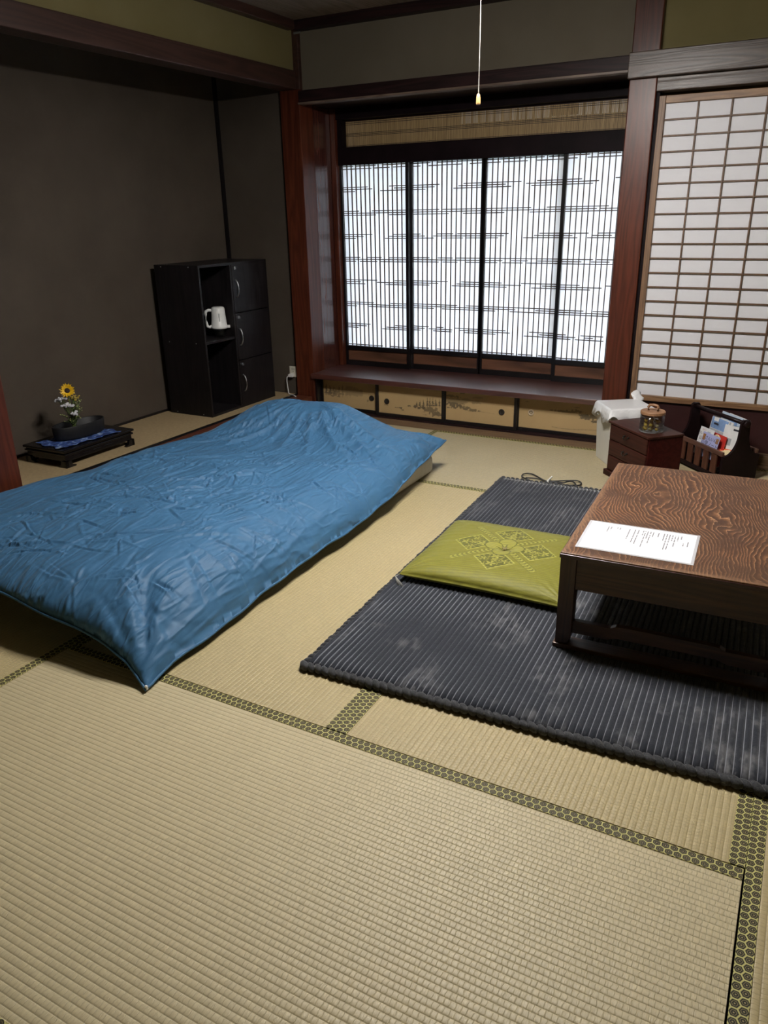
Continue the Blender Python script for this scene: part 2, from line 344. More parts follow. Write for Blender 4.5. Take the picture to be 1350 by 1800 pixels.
# ------------------------------------------------------------------ mesh helpers
class MB:
    def __init__(s): s.v = []; s.f = []; s.mi = []
    def add(s, vs, fs, mi=0):
        n = len(s.v); s.v += [tuple(x) for x in vs]; s.f += [tuple(i+n for i in f) for f in fs]; s.mi += [mi]*len(fs); return s
    def box(s, a, b, mat=None, mi=0):
        x0, y0, z0 = a; x1, y1, z1 = b
        vs = [Vector(p) for p in ((x0, y0, z0), (x1, y0, z0), (x1, y1, z0), (x0, y1, z0), (x0, y0, z1), (x1, y0, z1), (x1, y1, z1), (x0, y1, z1))]
        if mat: vs = [mat @ v for v in vs]
        return s.add(vs, [(0, 3, 2, 1), (4, 5, 6, 7), (0, 1, 5, 4), (1, 2, 6, 5), (2, 3, 7, 6), (3, 0, 4, 7)], mi)
    def prism(s, pts, h0, h1, axis='z', mat=None, mi=0):
        n = len(pts)
        def P(p, h): return Vector((p[0], p[1], h) if axis == 'z' else (h, p[0], p[1]) if axis == 'x' else (p[0], h, p[1]))
        vs = [P(p, h0) for p in pts]+[P(p, h1) for p in pts]
        if mat: vs = [mat @ v for v in vs]
        fs = [tuple(range(n))[::-1], tuple(range(n, 2*n))]+[(i, (i+1) % n, n+(i+1) % n, n+i) for i in range(n)]
        if axis == 'y': fs = [f[::-1] for f in fs]
        return s.add(vs, fs, mi)
    def lathe(s, prof, seg=24, mat=None, sx=1, sy=1, mi=0):
        vs = []; fs = []; n = len(prof)
        for i in range(seg):
            a = 2*math.pi*i/seg
            for r, z in prof:
                v = Vector((r*math.cos(a)*sx, r*math.sin(a)*sy, z)); vs.append(mat @ v if mat else v)
        for i in range(seg):
            j = (i+1) % seg
            for k in range(n-1): fs.append((i*n+k, j*n+k, j*n+k+1, i*n+k+1))
        return s.add(vs, fs, mi)
    def cyl(s, p, q, r0, r1=None, seg=12, mi=0):
        p, q = Vector(p), Vector(q); r1 = r0 if r1 is None else r1
        d = (q-p); L = d.length; mt = Matrix.Translation(p) @ d.to_track_quat('Z', 'Y').to_matrix().to_4x4()
        return s.lathe([(0, 0), (r0, 0), (r1, L), (0, L)], seg, mt, mi=mi)
    def tube(s, pts, r, seg=8, mi=0, closed=False):
        pts = [Vector(p) for p in pts]; n = len(pts); vs = []; fs = []
        for i, p in enumerate(pts):
            d = (pts[(i+1) % n]-pts[i-1]) if closed else (pts[min(i+1, n-1)]-pts[max(i-1, 0)])
            qd = d.to_track_quat('Z', 'Y'); rad = r[i] if isinstance(r, (list, tuple)) else r
            for k in range(seg):
                a = 2*math.pi*k/seg; vs.append(p+qd @ Vector((rad*math.cos(a), rad*math.sin(a), 0)))
        for i in range(n if closed else n-1):
            for k in range(seg):
                a, b = i*seg+k, i*seg+(k+1) % seg; j = (i+1) % n
                fs.append((a, b, j*seg+(k+1) % seg, j*seg+k))
        if not closed: fs += [tuple(range(seg))[::-1], tuple(range((n-1)*seg, n*seg))]
        return s.add(vs, fs, mi)
    def ball(s, c, rx, ry=None, rz=None, seg=10, rings=6, mat=None, mi=0):
        ry = rx if ry is None else ry; rz = rx if rz is None else rz
        pr = [(math.sin(math.pi*i/rings), -math.cos(math.pi*i/rings)) for i in range(rings+1)]
        m_ = Matrix.Translation(c) @ (mat or Matrix()) @ Matrix.Diagonal((rx, ry, rz, 1))
        return s.lathe(pr, seg, m_, mi=mi)
    def build(s, name, mat, parent=None, smooth=False, bevel=0, loc=None, merge=False):
        me = bpy.data.meshes.new(name); me.from_pydata(s.v, [], s.f)
        for x in (mat if isinstance(mat, (list, tuple)) else [mat]): me.materials.append(x)
        if any(s.mi): me.polygons.foreach_set('material_index', s.mi)
        me.update()
        return link(name, me, parent, smooth, bevel, loc)
def link(name, me, parent=None, smooth=False, bevel=0, loc=None):
    o = bpy.data.objects.new(name, me); C.objects.link(o)
    if parent: o.parent = parent
    if loc is not None: o.location = loc
    if smooth: me.polygons.foreach_set('use_smooth', [True]*len(me.polygons))
    if bevel:
        b = o.modifiers.new('bevel', 'BEVEL'); b.width = bevel; b.segments = 2; b.limit_method = 'ANGLE'
    return o
def box(name, a, b, mat, parent=None, bevel=0, kind=None):
    o = MB().box(a, b).build(name, mat, parent, bevel=bevel)
    if kind: o['kind'] = kind
    return o
def struct(o, label=None):
    o['kind'] = 'structure'
    if label: o['label'] = label
    return o
def empty(name, loc=(0, 0, 0), rz=0):
    o = bpy.data.objects.new(name, None); C.objects.link(o); o.location = loc; o.rotation_euler = (0, 0, rz); o.empty_display_size = .05
    return o
def thing(name, label, cat, loc=(0, 0, 0), rz=0, group=None):
    o = empty(name, loc, rz); return tag(o, label, cat, group)
def tag(o, label, cat, group=None):
    o['label'] = label; o['category'] = cat
    if group: o['group'] = group
    return o
def grid_mesh(name, P, mats, close=None):
    """P: (ny,nx,3) array -> mesh"""
    ny, nx = P.shape[:2]
    idx = np.arange(ny*nx).reshape(ny, nx)
    q = np.stack([idx[:-1, :-1], idx[:-1, 1:], idx[1:, 1:], idx[1:, :-1]], -1).reshape(-1, 4)
    return mesh_np(name, P.reshape(-1, 3), q, mats)
def mesh_np(name, V, Q, mats):
    me = bpy.data.meshes.new(name)
    me.vertices.add(len(V)); me.vertices.foreach_set('co', np.asarray(V, np.float32).ravel())
    me.loops.add(Q.size); me.loops.foreach_set('vertex_index', Q.ravel().astype(np.int32))
    me.polygons.add(len(Q)); me.polygons.foreach_set('loop_start', np.arange(0, Q.size, 4, dtype=np.int32))
    me.update(calc_edges=True)
    for x in mats: me.materials.append(x)
    return me
def attr(me, name, vals):
    a = me.attributes.new(name, 'FLOAT', 'POINT'); a.data.foreach_set('value', np.asarray(vals, np.float32).ravel())
def vnoise(x, y, seed=0):
    r = np.random.RandomState(seed); T = r.rand(256, 256)
    xi = np.floor(x).astype(int); yi = np.floor(y).astype(int); fx = x-xi; fy = y-yi
    fx = fx*fx*(3-2*fx); fy = fy*fy*(3-2*fy)
    g = lambda i, j: T[(xi+i) & 255, (yi+j) & 255]
    return (g(0, 0)*(1-fx)+g(1, 0)*fx)*(1-fy)+(g(0, 1)*(1-fx)+g(1, 1)*fx)*fy
def fbm(x, y, seed=0, o=4):
    s = 0; a = 1; tot = 0
    for i in range(o): s = s+a*vnoise(x*2**i+17*i, y*2**i+31*i, seed+i); tot += a; a *= .5
    return s/tot
def sstep(a, b, x):
    k = np.clip((x-a)/(b-a), 0, 1); return k*k*(3-2*k)

# ------------------------------------------------------------------ the setting
YF = 4.28
fl = struct(box('floor', (-3.0, -.9, -.12), (1.05, 4.30, -.052), M['out_wood']), 'floor under the straw tatami mats')
RIBT = .0145
def tatami(cx, cy, L, W, along, heri_sides, mat):
    """mat with ribs along local x; along='x' or 'y' in the world. heri_sides: local +-1 edges"""
    per = 7; n = int(round((W-.004)/RIBT)); V = []; 
    ys = np.linspace(-.5, .5, n*per+1)*n*RIBT
    ph = (ys/RIBT) % 1.0
    if n % 2: ph = (ph+.5) % 1.0
    ph = (ys+n*RIBT/2)/RIBT % 1.0
    z = .0012*np.sqrt(np.clip(1-(2*ph-1)**2, 0, 1))
    xs = np.array([-L/2+.003, L/2-.003])
    P = np.zeros((len(ys), 2, 3)); P[:, :, 0] = xs[None]; P[:, :, 1] = ys[:, None]; P[:, :, 2] = (z-.0012)[:, None]
    me = grid_mesh('tatami_mat', P, [mat])
    b = MB()
    y0, y1 = ys[0], ys[-1]
    b.v = [tuple(v.co) for v in me.vertices]; b.f = [tuple(p.vertices) for p in me.polygons]; b.mi = [0]*len(b.f)
    b.box((xs[0], y0, -.05), (xs[1], y1, -.0014))
    o = b.build('tatami_mat', mat, fl)
    o.location = (cx, cy, 0); o.rotation_euler = (0, 0, 0 if along == 'x' else R(90))
    for sgn in heri_sides:
        h = MB().box((-L/2+.002, -.0156, -.004), (L/2-.002, .0156, .0013)).build('cloth_border', M['heri'], o, bevel=.0008)
        h.location = (0, sgn*(W/2-.0156), 0)
        h.rotation_euler = (0, 0, 0)
    return o
def tat(x0, x1, y0, y1, along, sides, mat):
    L, W = (x1-x0, y1-y0) if along == 'x' else (y1-y0, x1-x0)
    tatami((x0+x1)/2, (y0+y1)/2, L, W, along, sides, mat)
tat(-1.875, .067, .430, 1.3665, 'x', (1, -1), M['tatami_a'])
tat(-1.875, -.9075, 1.368, 3.234, 'y', (1, -1), M['tatami_b'])
tat(-.9065, .067, 1.368, 3.234, 'y', (1, -1), M['tatami_b'])
tat(-1.875, .067, 3.235, 4.15, 'x', (1, -1), M['tatami_c'])
tat(-2.83, -1.876, .43, 2.33, 'y', (1, -1), M['tatami_b'])
tat(-2.83, -1.876, 2.331, 4.15, 'y', (1, -1), M['tatami_c'])
tat(.068, 1.03, .43, 2.33, 'y', (1, -1), M['tatami_b'])
tat(.068, 1.03, 2.331, 4.15, 'y', (1, -1), M['tatami_c'])
tat(-1.875, .067, -.51, .429, 'x', (1, -1), M['tatami_a'])
struct(box('trim_1', (-2.88, 4.152, -.05), (1.05, 4.30, -.002), M['floorwood'], bevel=.002), 'bare wooden floor strip along the foot of the window wall')
struct(box('floor_alcove', (-3.52, 1.9, -.05), (-2.995, 4.30, .088), M['out_wood']), 'raised alcove floor')
goza = struct(box('floor_alcove_mat', (-3.503, 1.95, .088), (-3.024, 4.283, .1), M['goza']), 'woven straw matting on the raised alcove floor')
box('cloth_border', (-3.024, 1.95, .086), (-2.998, 4.283, .1015), M['black'], goza, .001)
struct(box('trim_2', (-2.996, 1.9, -.04), (-2.872, 4.262, .099), M['kamachi'], bevel=.004), 'red lacquered sill rail along the front of the alcove')
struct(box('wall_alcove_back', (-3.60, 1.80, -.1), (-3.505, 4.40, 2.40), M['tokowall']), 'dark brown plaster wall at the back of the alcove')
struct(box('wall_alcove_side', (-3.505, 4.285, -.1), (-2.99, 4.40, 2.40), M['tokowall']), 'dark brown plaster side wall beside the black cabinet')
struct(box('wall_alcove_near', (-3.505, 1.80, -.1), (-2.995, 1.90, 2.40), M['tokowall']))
struct(box('trim_3', (-3.503, 4.262, .1), (-3.485, 4.284, 2.3), M['black']), 'thin black corner batten inside the alcove')
struct(box('baseboard_alcove', (-3.504, 1.92, .1), (-3.494, 4.26, .112), M['black']), 'thin black strip at the foot of the alcove wall')
struct(box('trim_4', (-2.99, 4.255, 0), (-2.85, 4.395, 1.94), M['post'], bevel=.004), 'red lacquered corner post between alcove and window')
struct(box('trim_5', (-2.985, 4.262, 1.94), (-2.846, 4.40, 2.293), M['beam_y'], bevel=.003))
struct(box('trim_6', (-3.0, 1.86, 0), (-2.868, 1.99, 1.94), M['post'], bevel=.006), 'red lacquered post at the near end of the alcove')
struct(box('wall_left', (-3.02, -.98, 2.035), (-2.885, 4.264, 2.293), M['olive']), 'olive plaster strip above the alcove beam')
struct(box('trim_7', (-2.985, -.9, 1.94), (-2.868, 4.258, 2.037), M['beam_y'], bevel=.004), 'dark beam across the top of the alcove')
struct(box('wall_left_near', (-3.02, -.9, -.1), (-2.89, 1.86, 1.94), M['olive']))
# ceiling
ce = struct(box('ceiling', (-3.65, -.98, 2.292), (1.1, 4.42, 2.36), M['ceilboard']), 'wooden board ceiling')
for i in range(9):
    box('board', (-2.84+i*.44, -.9, 2.284), (-2.84+i*.44+.434, 4.24, 2.291), M['ceilboard'], ce, .001)
for i in range(8):
    box('batten', (-2.84, 4.0-i*.45-.6, 2.26), (1.05, 4.03-i*.45-.6, 2.284), M['beam'], ce, .002)
struct(box('trim_8', (-2.846, 4.225, 2.236), (1.05, 4.30, 2.284), M['beam'], bevel=.003), 'dark cornice above the window wall')
struct(box('trim_9', (-2.90, -.9, 2.236), (-2.835, 4.224, 2.284), M['beam_y'], bevel=.003), 'dark cornice above the alcove wall')
# window wall
struct(box('wall_far', (-2.848, 4.29, 1.93), (-.932, 4.36, 2.293), M['greybrown']), 'olive brown plaster band above the window recess')
struct(box('wall_far_right', (-.802, 4.29, 1.93), (1.10, 4.36, 2.293), M['olive']), 'olive plaster band above the paper screen')
struct(box('trim_10', (-2.852, 4.25, 1.868), (-.932, 4.34, 1.932), M['beam'], bevel=.003), 'dark head beam over the window recess')
struct(box('trim_11', (-2.852, 4.242, 1.858), (-.932, 4.30, 1.868), M['lip']), 'thin pale lip under the head beam')
struct(box('ceiling_recess', (-2.86, 4.30, 1.868), (-.86, 4.76, 1.90), M['beam']))
struct(box('wall_recess_left', (-2.875, 4.395, -.05), (-2.85, 4.70, 1.87), M['sidepanel']), 'red grained side panel of the window recess')
struct(box('trim_12', (-2.849, 4.585, .259), (-2.815, 4.70, 1.868), M['post'], bevel=.003), 'slim jamb at the left of the latticed window')
struct(box('wall_recess_right', (-.86, 4.395, -.05), (-.835, 4.75, 1.87), M['sidepanel']))
struct(box('trim_13', (-2.86, 4.235, .226), (-.934, 4.70, .258), M['sill'], bevel=.003), 'glossy dark red window shelf')
struct(box('trim_14', (-2.815, 4.61, 1.54), (-.862, 4.71, 1.645), M['railblack'], bevel=.003), 'dark rail between window and blind')
struct(box('trim_15', (-2.815, 4.60, 1.803), (-.862, 4.71, 1.868), M['railblack']))
struct(box('trim_16', (-2.815, 4.615, 1.645), (-2.782, 4.70, 1.803), M['railblack']))
struct(box('trim_17', (-.933, 4.25, -.05), (-.802, 4.39, 2.3), M['post'], bevel=.005), 'red lacquered post between window and paper screen')
struct(box('trim_18', (-.936, 4.212, 1.826), (1.05, 4.25, 1.936), M['nageshi'], bevel=.004), 'grey brown beam crossing the right post')
struct(box('trim_19', (-.801, 4.245, 1.766), (1.05, 4.33, 1.824), M['nageshi'], bevel=.003), 'grey brown head rail over the paper screen')
struct(box('gap_filler', (-.803, 4.272, .255), (-.7865, 4.345, 1.80), M['railblack']))  # matte black filler, set flush in the gap to stop stray light
struct(box('wall_far_low', (-.801, 4.285, .045), (1.05, 4.34, .272), M['darkpanel']), 'dark red low panel under the paper screen')
struct(box('baseboard_far', (-.801, 4.235, -.004), (1.05, 4.30, .046), M['floorwood'], bevel=.003), 'wooden ledge at the foot of the dark low panel')
struct(box('light_block_behind_screen', (-.81, 4.341, -.1), (1.12, 4.36, 1.95), M['out_wood']))  # unseen board added to keep outside light from leaking around the paper screen
struct(box('wall_right', (1.05, -.9, -.1), (1.10, 4.66, 2.36), M['olive']))
struct(box('wall_near', (-3.02, -.98, -.1), (1.10, -.9, 2.36), M['olive']))
struct(box('wall_under_sill', (-2.86, 4.40, -.1), (-.84, 4.44, .226), M['out_wood']))

# window_1: four sliding latticed panels
win = struct(empty('window_1', (-2.815, 4.64, .258)), 'tall latticed paper window of four dark framed panels in the recess')
PW = .494; ZT, ZB = 1.282, .135          # paper top/bottom above the shelf
rowz = [1.525, 1.396, 1.252, 1.109, .965, .821, .675, .531, .395]
P1 = [(((0, 2.5), (3.2, 7.5), (9.2, 14)), ((0, 6.5), (7.2, 10.5), (11.3, 14)), ()),
      (((0, 5.6), (10.4, 14)), ((0, 6.6), (11.4, 14)), ((0, 2.7), (8.4, 14))),
      (((0, 3.5), (6.5, 14)), ((0, 14),), ((0, 7.3), (10.3, 14))),
      (((0, 6.4), (11.2, 14)), ((0, 4.4), (10.2, 14)), ((0, 2.6), (9.3, 14))),
      (((0, 3.5), (5.2, 8.4), (10.2, 14)), ((0, 14),), ((0, 2.5), (3.4, 7.4), (8.2, 14))),
      (((0, 7.3), (11.3, 14)), ((0, 3.5), (7.3, 14)), ((0, 4.5), (9.3, 14))),
      (((0, 6.4), (10.3, 14)), ((0, 14),), ((0, 2.4), (5.3, 14))),
      (((0, 5.5), (11.3, 14)), ((0, 4.6), (9.3, 14)), ((0, 2.6), (8.3, 14))),
      (((0, 8.3), (10.2, 14)), ((0, 6.5), (7.3, 10.2), (11.3, 14)), ())]
P2 = [(((0, 3.6), (5.2, 8.8), (9.2, 14)), ((0, 1.6), (3.3, 10), (11.6, 14)), ()),
      (((0, 5.5), (10.4, 14)), ((0, 4.5), (9.4, 14)), ((0, 2.6), (8.4, 14))),
      (((0, 5.5), (6.2, 14)), ((0, 14),), ((0, 7.5), (10.4, 14))),
      (((0, 1.6), (5.2, 8.4), (9.3, 14)), ((0, 2.5), (4.3, 14)), ((0, 4.4), (6.2, 10.5), (11.2, 14))),
      (((0, 3.5), (5.3, 8.4), (9.2, 14)), ((0, 14),), ((0, 5.5), (6.3, 9.4), (11.2, 14))),
      (((0, 7.4), (10.3, 14)), ((0, 5.4), (9.3, 14)), ((0, 3.5), (8.3, 14))),
      (((0, 9.5), (11.3, 14)), ((0, 14),), ((0, 4.5), (6.3, 14))),
      (((0, 3.4), (5.2, 6.6), (9.2, 14)), ((0, 2.5), (3.4, 8.5), (10.2, 14)), ((0, 1.6), (4.4, 8.4), (11.2, 14))),
      (((0, 3.4), (5.3, 14)), ((0, 5.5), (9.3, 14)), ())]
P3 = [tuple(tuple((x0, x1) for x0, x1 in ln) for ln in (r[1], r[0], r[2])) for r in P1]
P3[1] = (((0, 6.5), (9.4, 14)), ((0, 3.6), (7.4, 14)), ((0, 4.6), (8.4, 14)))
P3[2] = (((0, 8.5), (11.4, 14)), ((0, 14),), ((0, 3.5), (8.3, 14)))
P3[3] = (((0, 4.5), (10.3, 14)), ((0, 3.6), (9.3, 14)), ((0, 2.5), (7.3, 14)))
P4 = [tuple(tuple((x0*.98, x1) for x0, x1 in ln) for ln in (r[2] or r[1], r[0], r[1] if r[2] else ())) for r in P2]
P4[0] = P2[0]
barmesh = MB().box((-.0023, -.006, 0), (.0023, .004, 1)).build('lattice_bar', M['kumiko']).data
bpy.data.objects.remove(bpy.data.objects['lattice_bar'])
slatmesh = MB().box((0, -.007, -.0025), (1, -.001, .0025)).build('lattice_slat', M['kumiko']).data
bpy.data.objects.remove(bpy.data.objects['lattice_slat'])
for k, rows in enumerate((P1, P2, P3, P4)):
    y = (0.0, .032, .032, 0.0)[k]
    fr = MB(); st = .020
    x0 = 0.0; x1 = PW
    fr.box((x0-.004, -.014, 0), (x0+st-.004, .014, ZT+.02)); fr.box((x1-st+.004, -.014, 0), (x1+.004, .014, ZT+.02))
    fr.box((x0, -.013, 0), (x1, .013, .034)); fr.box((x0, -.013, ZB-.028), (x1, .013, ZB)); fr.box((x0, -.013, ZT), (x1, .013, ZT+.03))
    pn = fr.build('sliding_panel', M['black'], win, loc=(k*PW, y, 0))
    box('paper', (x0+.012, .004, ZB-.008), (x1-.012, .0052, ZT+.006), M['paper'], pn)
    box('hip_board', (x0+.012, -.002, .03), (x1-.012, .006, ZB-.024), M['hip'], pn)
    u = (PW-2*st+.008)/14
    for i in range(1, 14):
        o = link('lattice_bar', barmesh, pn, loc=(x0+st-.004+i*u, 0, ZB)); o.scale = (1, 1, ZT-ZB)
    for ri, lines in enumerate(rows):
        for li, segs in enumerate(lines):
            z = rowz[ri]-.258+(.0125 if len(lines[2]) else .006)*(1-li) if len(lines[2]) else rowz[ri]-.258+.008*(1-2*li)
            for a, b in segs:
                o = link('lattice_slat', slatmesh, pn, loc=(x0+st-.004+a*u, 0, z)); o.scale = ((b-a)*u, 1, 1)
# a second paper strip where the third and fourth panel overlap
box('paper', (PW-.05, .020, ZB), (PW-.012, .021, ZT), M['paper'], [o for o in win.children][2])
# transom behind the blind
tr = struct(empty('window_2', (0, 0, 0)), 'transom opening behind the reed blind')
box('board', (-2.81, 4.735, 1.62), (-.86, 4.75, 1.735), M['out_wood'], tr)
box('board', (-2.81, 4.735, 1.735), (-2.02, 4.75, 1.87), M['out_wood'], tr)
box('board', (-1.455, 4.725, 1.745), (-1.305, 4.742, 1.87), M['beam'], tr)
box('paper', (-2.02, 4.752, 1.735), (-.86, 4.753, 1.87), M['paper_dim'], tr)
for i in range(24):
    x = -2.0+i*.048
    box('lattice_bar', (x, 4.736, 1.735), (x+.010, 4.748, 1.87), M['kumiko'], tr)
box('rail', (-2.02, 4.734, 1.722), (-.86, 4.75, 1.740), M['beam'], tr)
# outside, seen only as light through paper
struct(box('ground_outside', (-7, 4.9, -.5), (3, 11, -.45), M['gravel']))
struct(box('roof_eave', (-4.5, 4.72, 1.95), (2, 5.75, 2.0), M['out_wood']))

# reed blind
bl = thing('reed_blind', 'narrow brown reed blind hanging in the transom above the latticed window', 'blind', (-2.785, 4.672, 1.800))
b = MB(); W = 1.92; nre = 268
for i in range(nre):
    x = W*i/nre; w = .0042+.0014*rng.random(); dz = .002*rng.random()
    b.box((x, -.001-.0006*rng.random(), -.158+dz), (x+w, .001, -.004))
o = b.build('reeds', M['reed'], bl); o['kind'] = 'stuff'
for z in (-.014, -.024, -.075, -.083, -.091, -.146, -.153):
    box('thread', (0, -.0026, z-.0013), (W, .0022, z+.0013), M['thread'], bl)
box('head_rod', (0, -.006, -.006), (W, .006, .003), M['beam'], bl)

# door_1: paper screen door on the right (and its neighbour just outside the frame)
def screen(name, x0):
    d = struct(empty(name, (x0, YF, .272)), 'white paper screen with brown grid right of the post' if name == 'door_1' else None)
    W, Ht = .95, 1.476; st = .030; zt = 1.443; zb = .03
    for a in (0, W-st): box('stile', (a, -.014, 0), (a+st, .014, Ht), M['shojiframe_z'], d, .002)
    box('top_rail', (st, -.013, zt), (W-st, .013, Ht), M['shojiframe'], d, .002)
    box('bottom_rail', (st, -.013, 0), (W-st, .013, zb), M['shojiframe'], d, .002)
    box('paper', (st-.005, .004, zb-.004), (W-st+.005, .005, zt+.004), M['paper_door'], d)
    vb = MB().box((-.0035, -.007, 0), (.0035, .004, zt-zb)).build('lattice_bar', M['kumiko2'], d); vb.location = (st+.1483, 0, zb)
    for i in range(2, 6):
        link('lattice_bar', vb.data, d, loc=(st+.1483*i, 0, zb))
    hb = MB().box((0, -.006, -.0035), (W-2*st, .004, .0035)).build('lattice_rung', M['kumiko2'], d); hb.location = (st, 0, zb+(zt-zb)/20)
    for i in range(2, 20):
        link('lattice_rung', hb.data, d, loc=(st, 0, zb+(zt-zb)*i/20))
screen('door_1', -.786); screen('door_2', .165)

# low painted sliding doors under the shelf
def ink_panel(k, W, Hh):
    nx, nz = 230, 100
    X, Z = np.meshgrid(np.linspace(0, W, nx), np.linspace(0, Hh, nz)); s = np.zeros_like(X)
    u, w = X/W, Z/Hh
    N = fbm(X*90, Z*90, 11+k); N2 = fbm(X*260, Z*260, 23+k, 2); N3 = fbm(X*30, Z*40, 37+k)
    def blob(cx, cz, rx, rz, a=1., thr=.45, nz_=None):
        d = ((u-cx)/rx)**2+((w-cz)/rz)**2
        return a*sstep(0, .25, (1-d)*.55+((N if nz_ is None else nz_)-.5)*1.5-.1)*(d < 1.6)
    def tree(cx, cz, h, wd):
        tt = (w-cz)/h; ins = (tt > 0) & (tt < 1)
        half = wd*(1-tt)*(0.55+.45*np.abs(np.sin(tt*15)))
        t1 = ins*sstep(0, .004, half*(.25+1.5*N)-np.abs(u-cx+(N3-.5)*.02)+(N2-.5)*.022)
        tr_ = (np.abs(u-cx) < .003)*(w > cz-h*.25)*(w < cz+h)
        return np.maximum(t1*.85, tr_*.7)
    if k == 1:
        for i, (cx, h) in enumerate(((.61, .16), (.66, .2), (.71, .23), (.77, .3), (.81, .3), (.855, .32), (.9, .28), (.955, .26))):
            s = np.maximum(s, tree(cx, .36+(cx-.6)*.22, h, .028))
        s = np.maximum(s, blob(.66, .34, .13, .07, .9)); s = np.maximum(s, blob(.8, .30, .17, .12, .7))
        s = np.maximum(s, blob(.9, .17, .13, .12, .75)); s = np.maximum(s, blob(.48, .34, .035, .03, .9))
        s = np.maximum(s, blob(.33, .24, .06, .035, .9)); s = np.maximum(s, blob(.39, .17, .03, .02, .8)); s = np.maximum(s, blob(.12, .29, .035, .012, .8)); s = np.maximum(s, blob(.74, .09, .03, .015, .6))
    elif k == 2:
        s = np.maximum(s, blob(.16, .66, .22, .12, .55, nz_=N3)); s = np.maximum(s, blob(.30, .70, .25, .10, .4, nz_=N3))
        s = np.maximum(s, blob(.12, .52, .14, .14, .85)); s = np.maximum(s, blob(.26, .48, .10, .10, .75)); s = np.maximum(s, blob(.42, .42, .10, .06, .7))
        s = np.maximum(s, blob(.1, .82, .12, .05, .6)); s = np.maximum(s, blob(.24, .96, .05, .03, .7)); s = np.maximum(s, blob(.48, .84, .12, .05, .3, nz_=N3))
        s = np.maximum(s, .35*(np.abs(w-.37+.02*np.sin(u*9)) < .006)*(u > .45)*(u < .72))
    elif k == 0:
        for cx, h, a in ((.06, .35, 1), (.13, .32, 1), (.2, .3, .9), (.3, .36, .6), (.36, .38, .6), (.44, .36, .5), (.5, .3, .45)):
            s = np.maximum(s, a*tree(cx, .45, h, .04))
        s = np.maximum(s, blob(.2, .48, .2, .14, .6)); s = np.maximum(s, blob(.55, .62, .22, .17, .35, nz_=N3)); s = np.maximum(s, blob(.82, .33, .02, .06, .5))
    else:
        s = np.maximum(s, blob(.55, .66, .16, .035, .6)); s = np.maximum(s, blob(.72, .70, .13, .06, .6)); s = np.maximum(s, blob(.86, .56, .16, .10, .85)); s = np.maximum(s, blob(.97, .45, .08, .10, .85))
        s = np.maximum(s, blob(.71, .82, .05, .015, .6)); s = np.maximum(s, blob(.10, .86, .03, .012, .6))
        s = np.maximum(s, .4*(np.abs(w-.13-.03*np.sin(u*8)) < .012)*(u > .42)*(u < .97))
    P = np.stack([X, np.zeros_like(X), Z], -1)
    me = grid_mesh('painted_panel', P, [M['fusuma']]); attr(me, 'ink', np.clip(s, 0, 1)*.92); return me
fx = [-2.835, -2.390, -1.914, -1.443, -.934]; fy = [4.327, 4.300, 4.308, 4.327]
pulls = [(-2.447, .111), (-2.319, .108), (-1.535, .114), (-1.357, .125)]
for k in range(4):
    x0, x1 = fx[k]-.008, fx[k+1]+.008; y = fy[k]
    d = struct(empty('door_%d' % (k+3), (x0, y, .010)),
               ['low painted sliding door at the far left behind the bed', 'low painted sliding door with pine island',
                'low painted sliding door with misty hill', 'low painted sliding door with hanging branch and ivory finger pull'][k])
    w = x1-x0; h = .212
    fr = MB(); s = .020
    fr.box((0, -.010, 0), (s, .010, h)); fr.box((w-s, -.010, 0), (w, .010, h)); fr.box((s, -.009, 0), (w-s, .009, .021)); fr.box((s, -.009, h-.008), (w-s, .009, h))
    fr.build('frame', M['black'], d, bevel=.001)
    o = link('painted_panel', ink_panel(k, w-2*s+.004, h-.027), d, loc=(s-.002, 0, .020))
    px, pz = pulls[k]
    mt = Matrix.Translation((px-x0, -.001, pz-.010)) @ Matrix.Rotation(R(90), 4, 'X')
    b = MB().lathe([(0, .0010), (.012, .0010), (.0145, .0030), (.018, .0034), (.019, 0)], 24, mt)
    o = b.build('finger_pull', M['fusuma_pull2'] if k == 3 else M['fusuma_pull'], d, smooth=True)
    if k == 3:
        o['label'] = 'ivory finger pull'
        b = MB()
        for a in range(5): b.ball((px-x0+.009*math.cos(a*1.1+.4), -.004, pz-.010+.007*math.sin(a*1.1)+.002), .004, .001, .002, 8, 4)
        b.build('pull_relief', M['iron'], o)
struct(box('trim_21', (-2.85, 4.285, -.002), (-.934, 4.40, .010), M['beam']))
struct(box('trim_22', (-2.85, 4.285, .222), (-.934, 4.40, .2265), M['beam']))
struct(box('trim_23', (-2.85, 4.27, 0), (-2.836, 4.36, .226), M['black']))

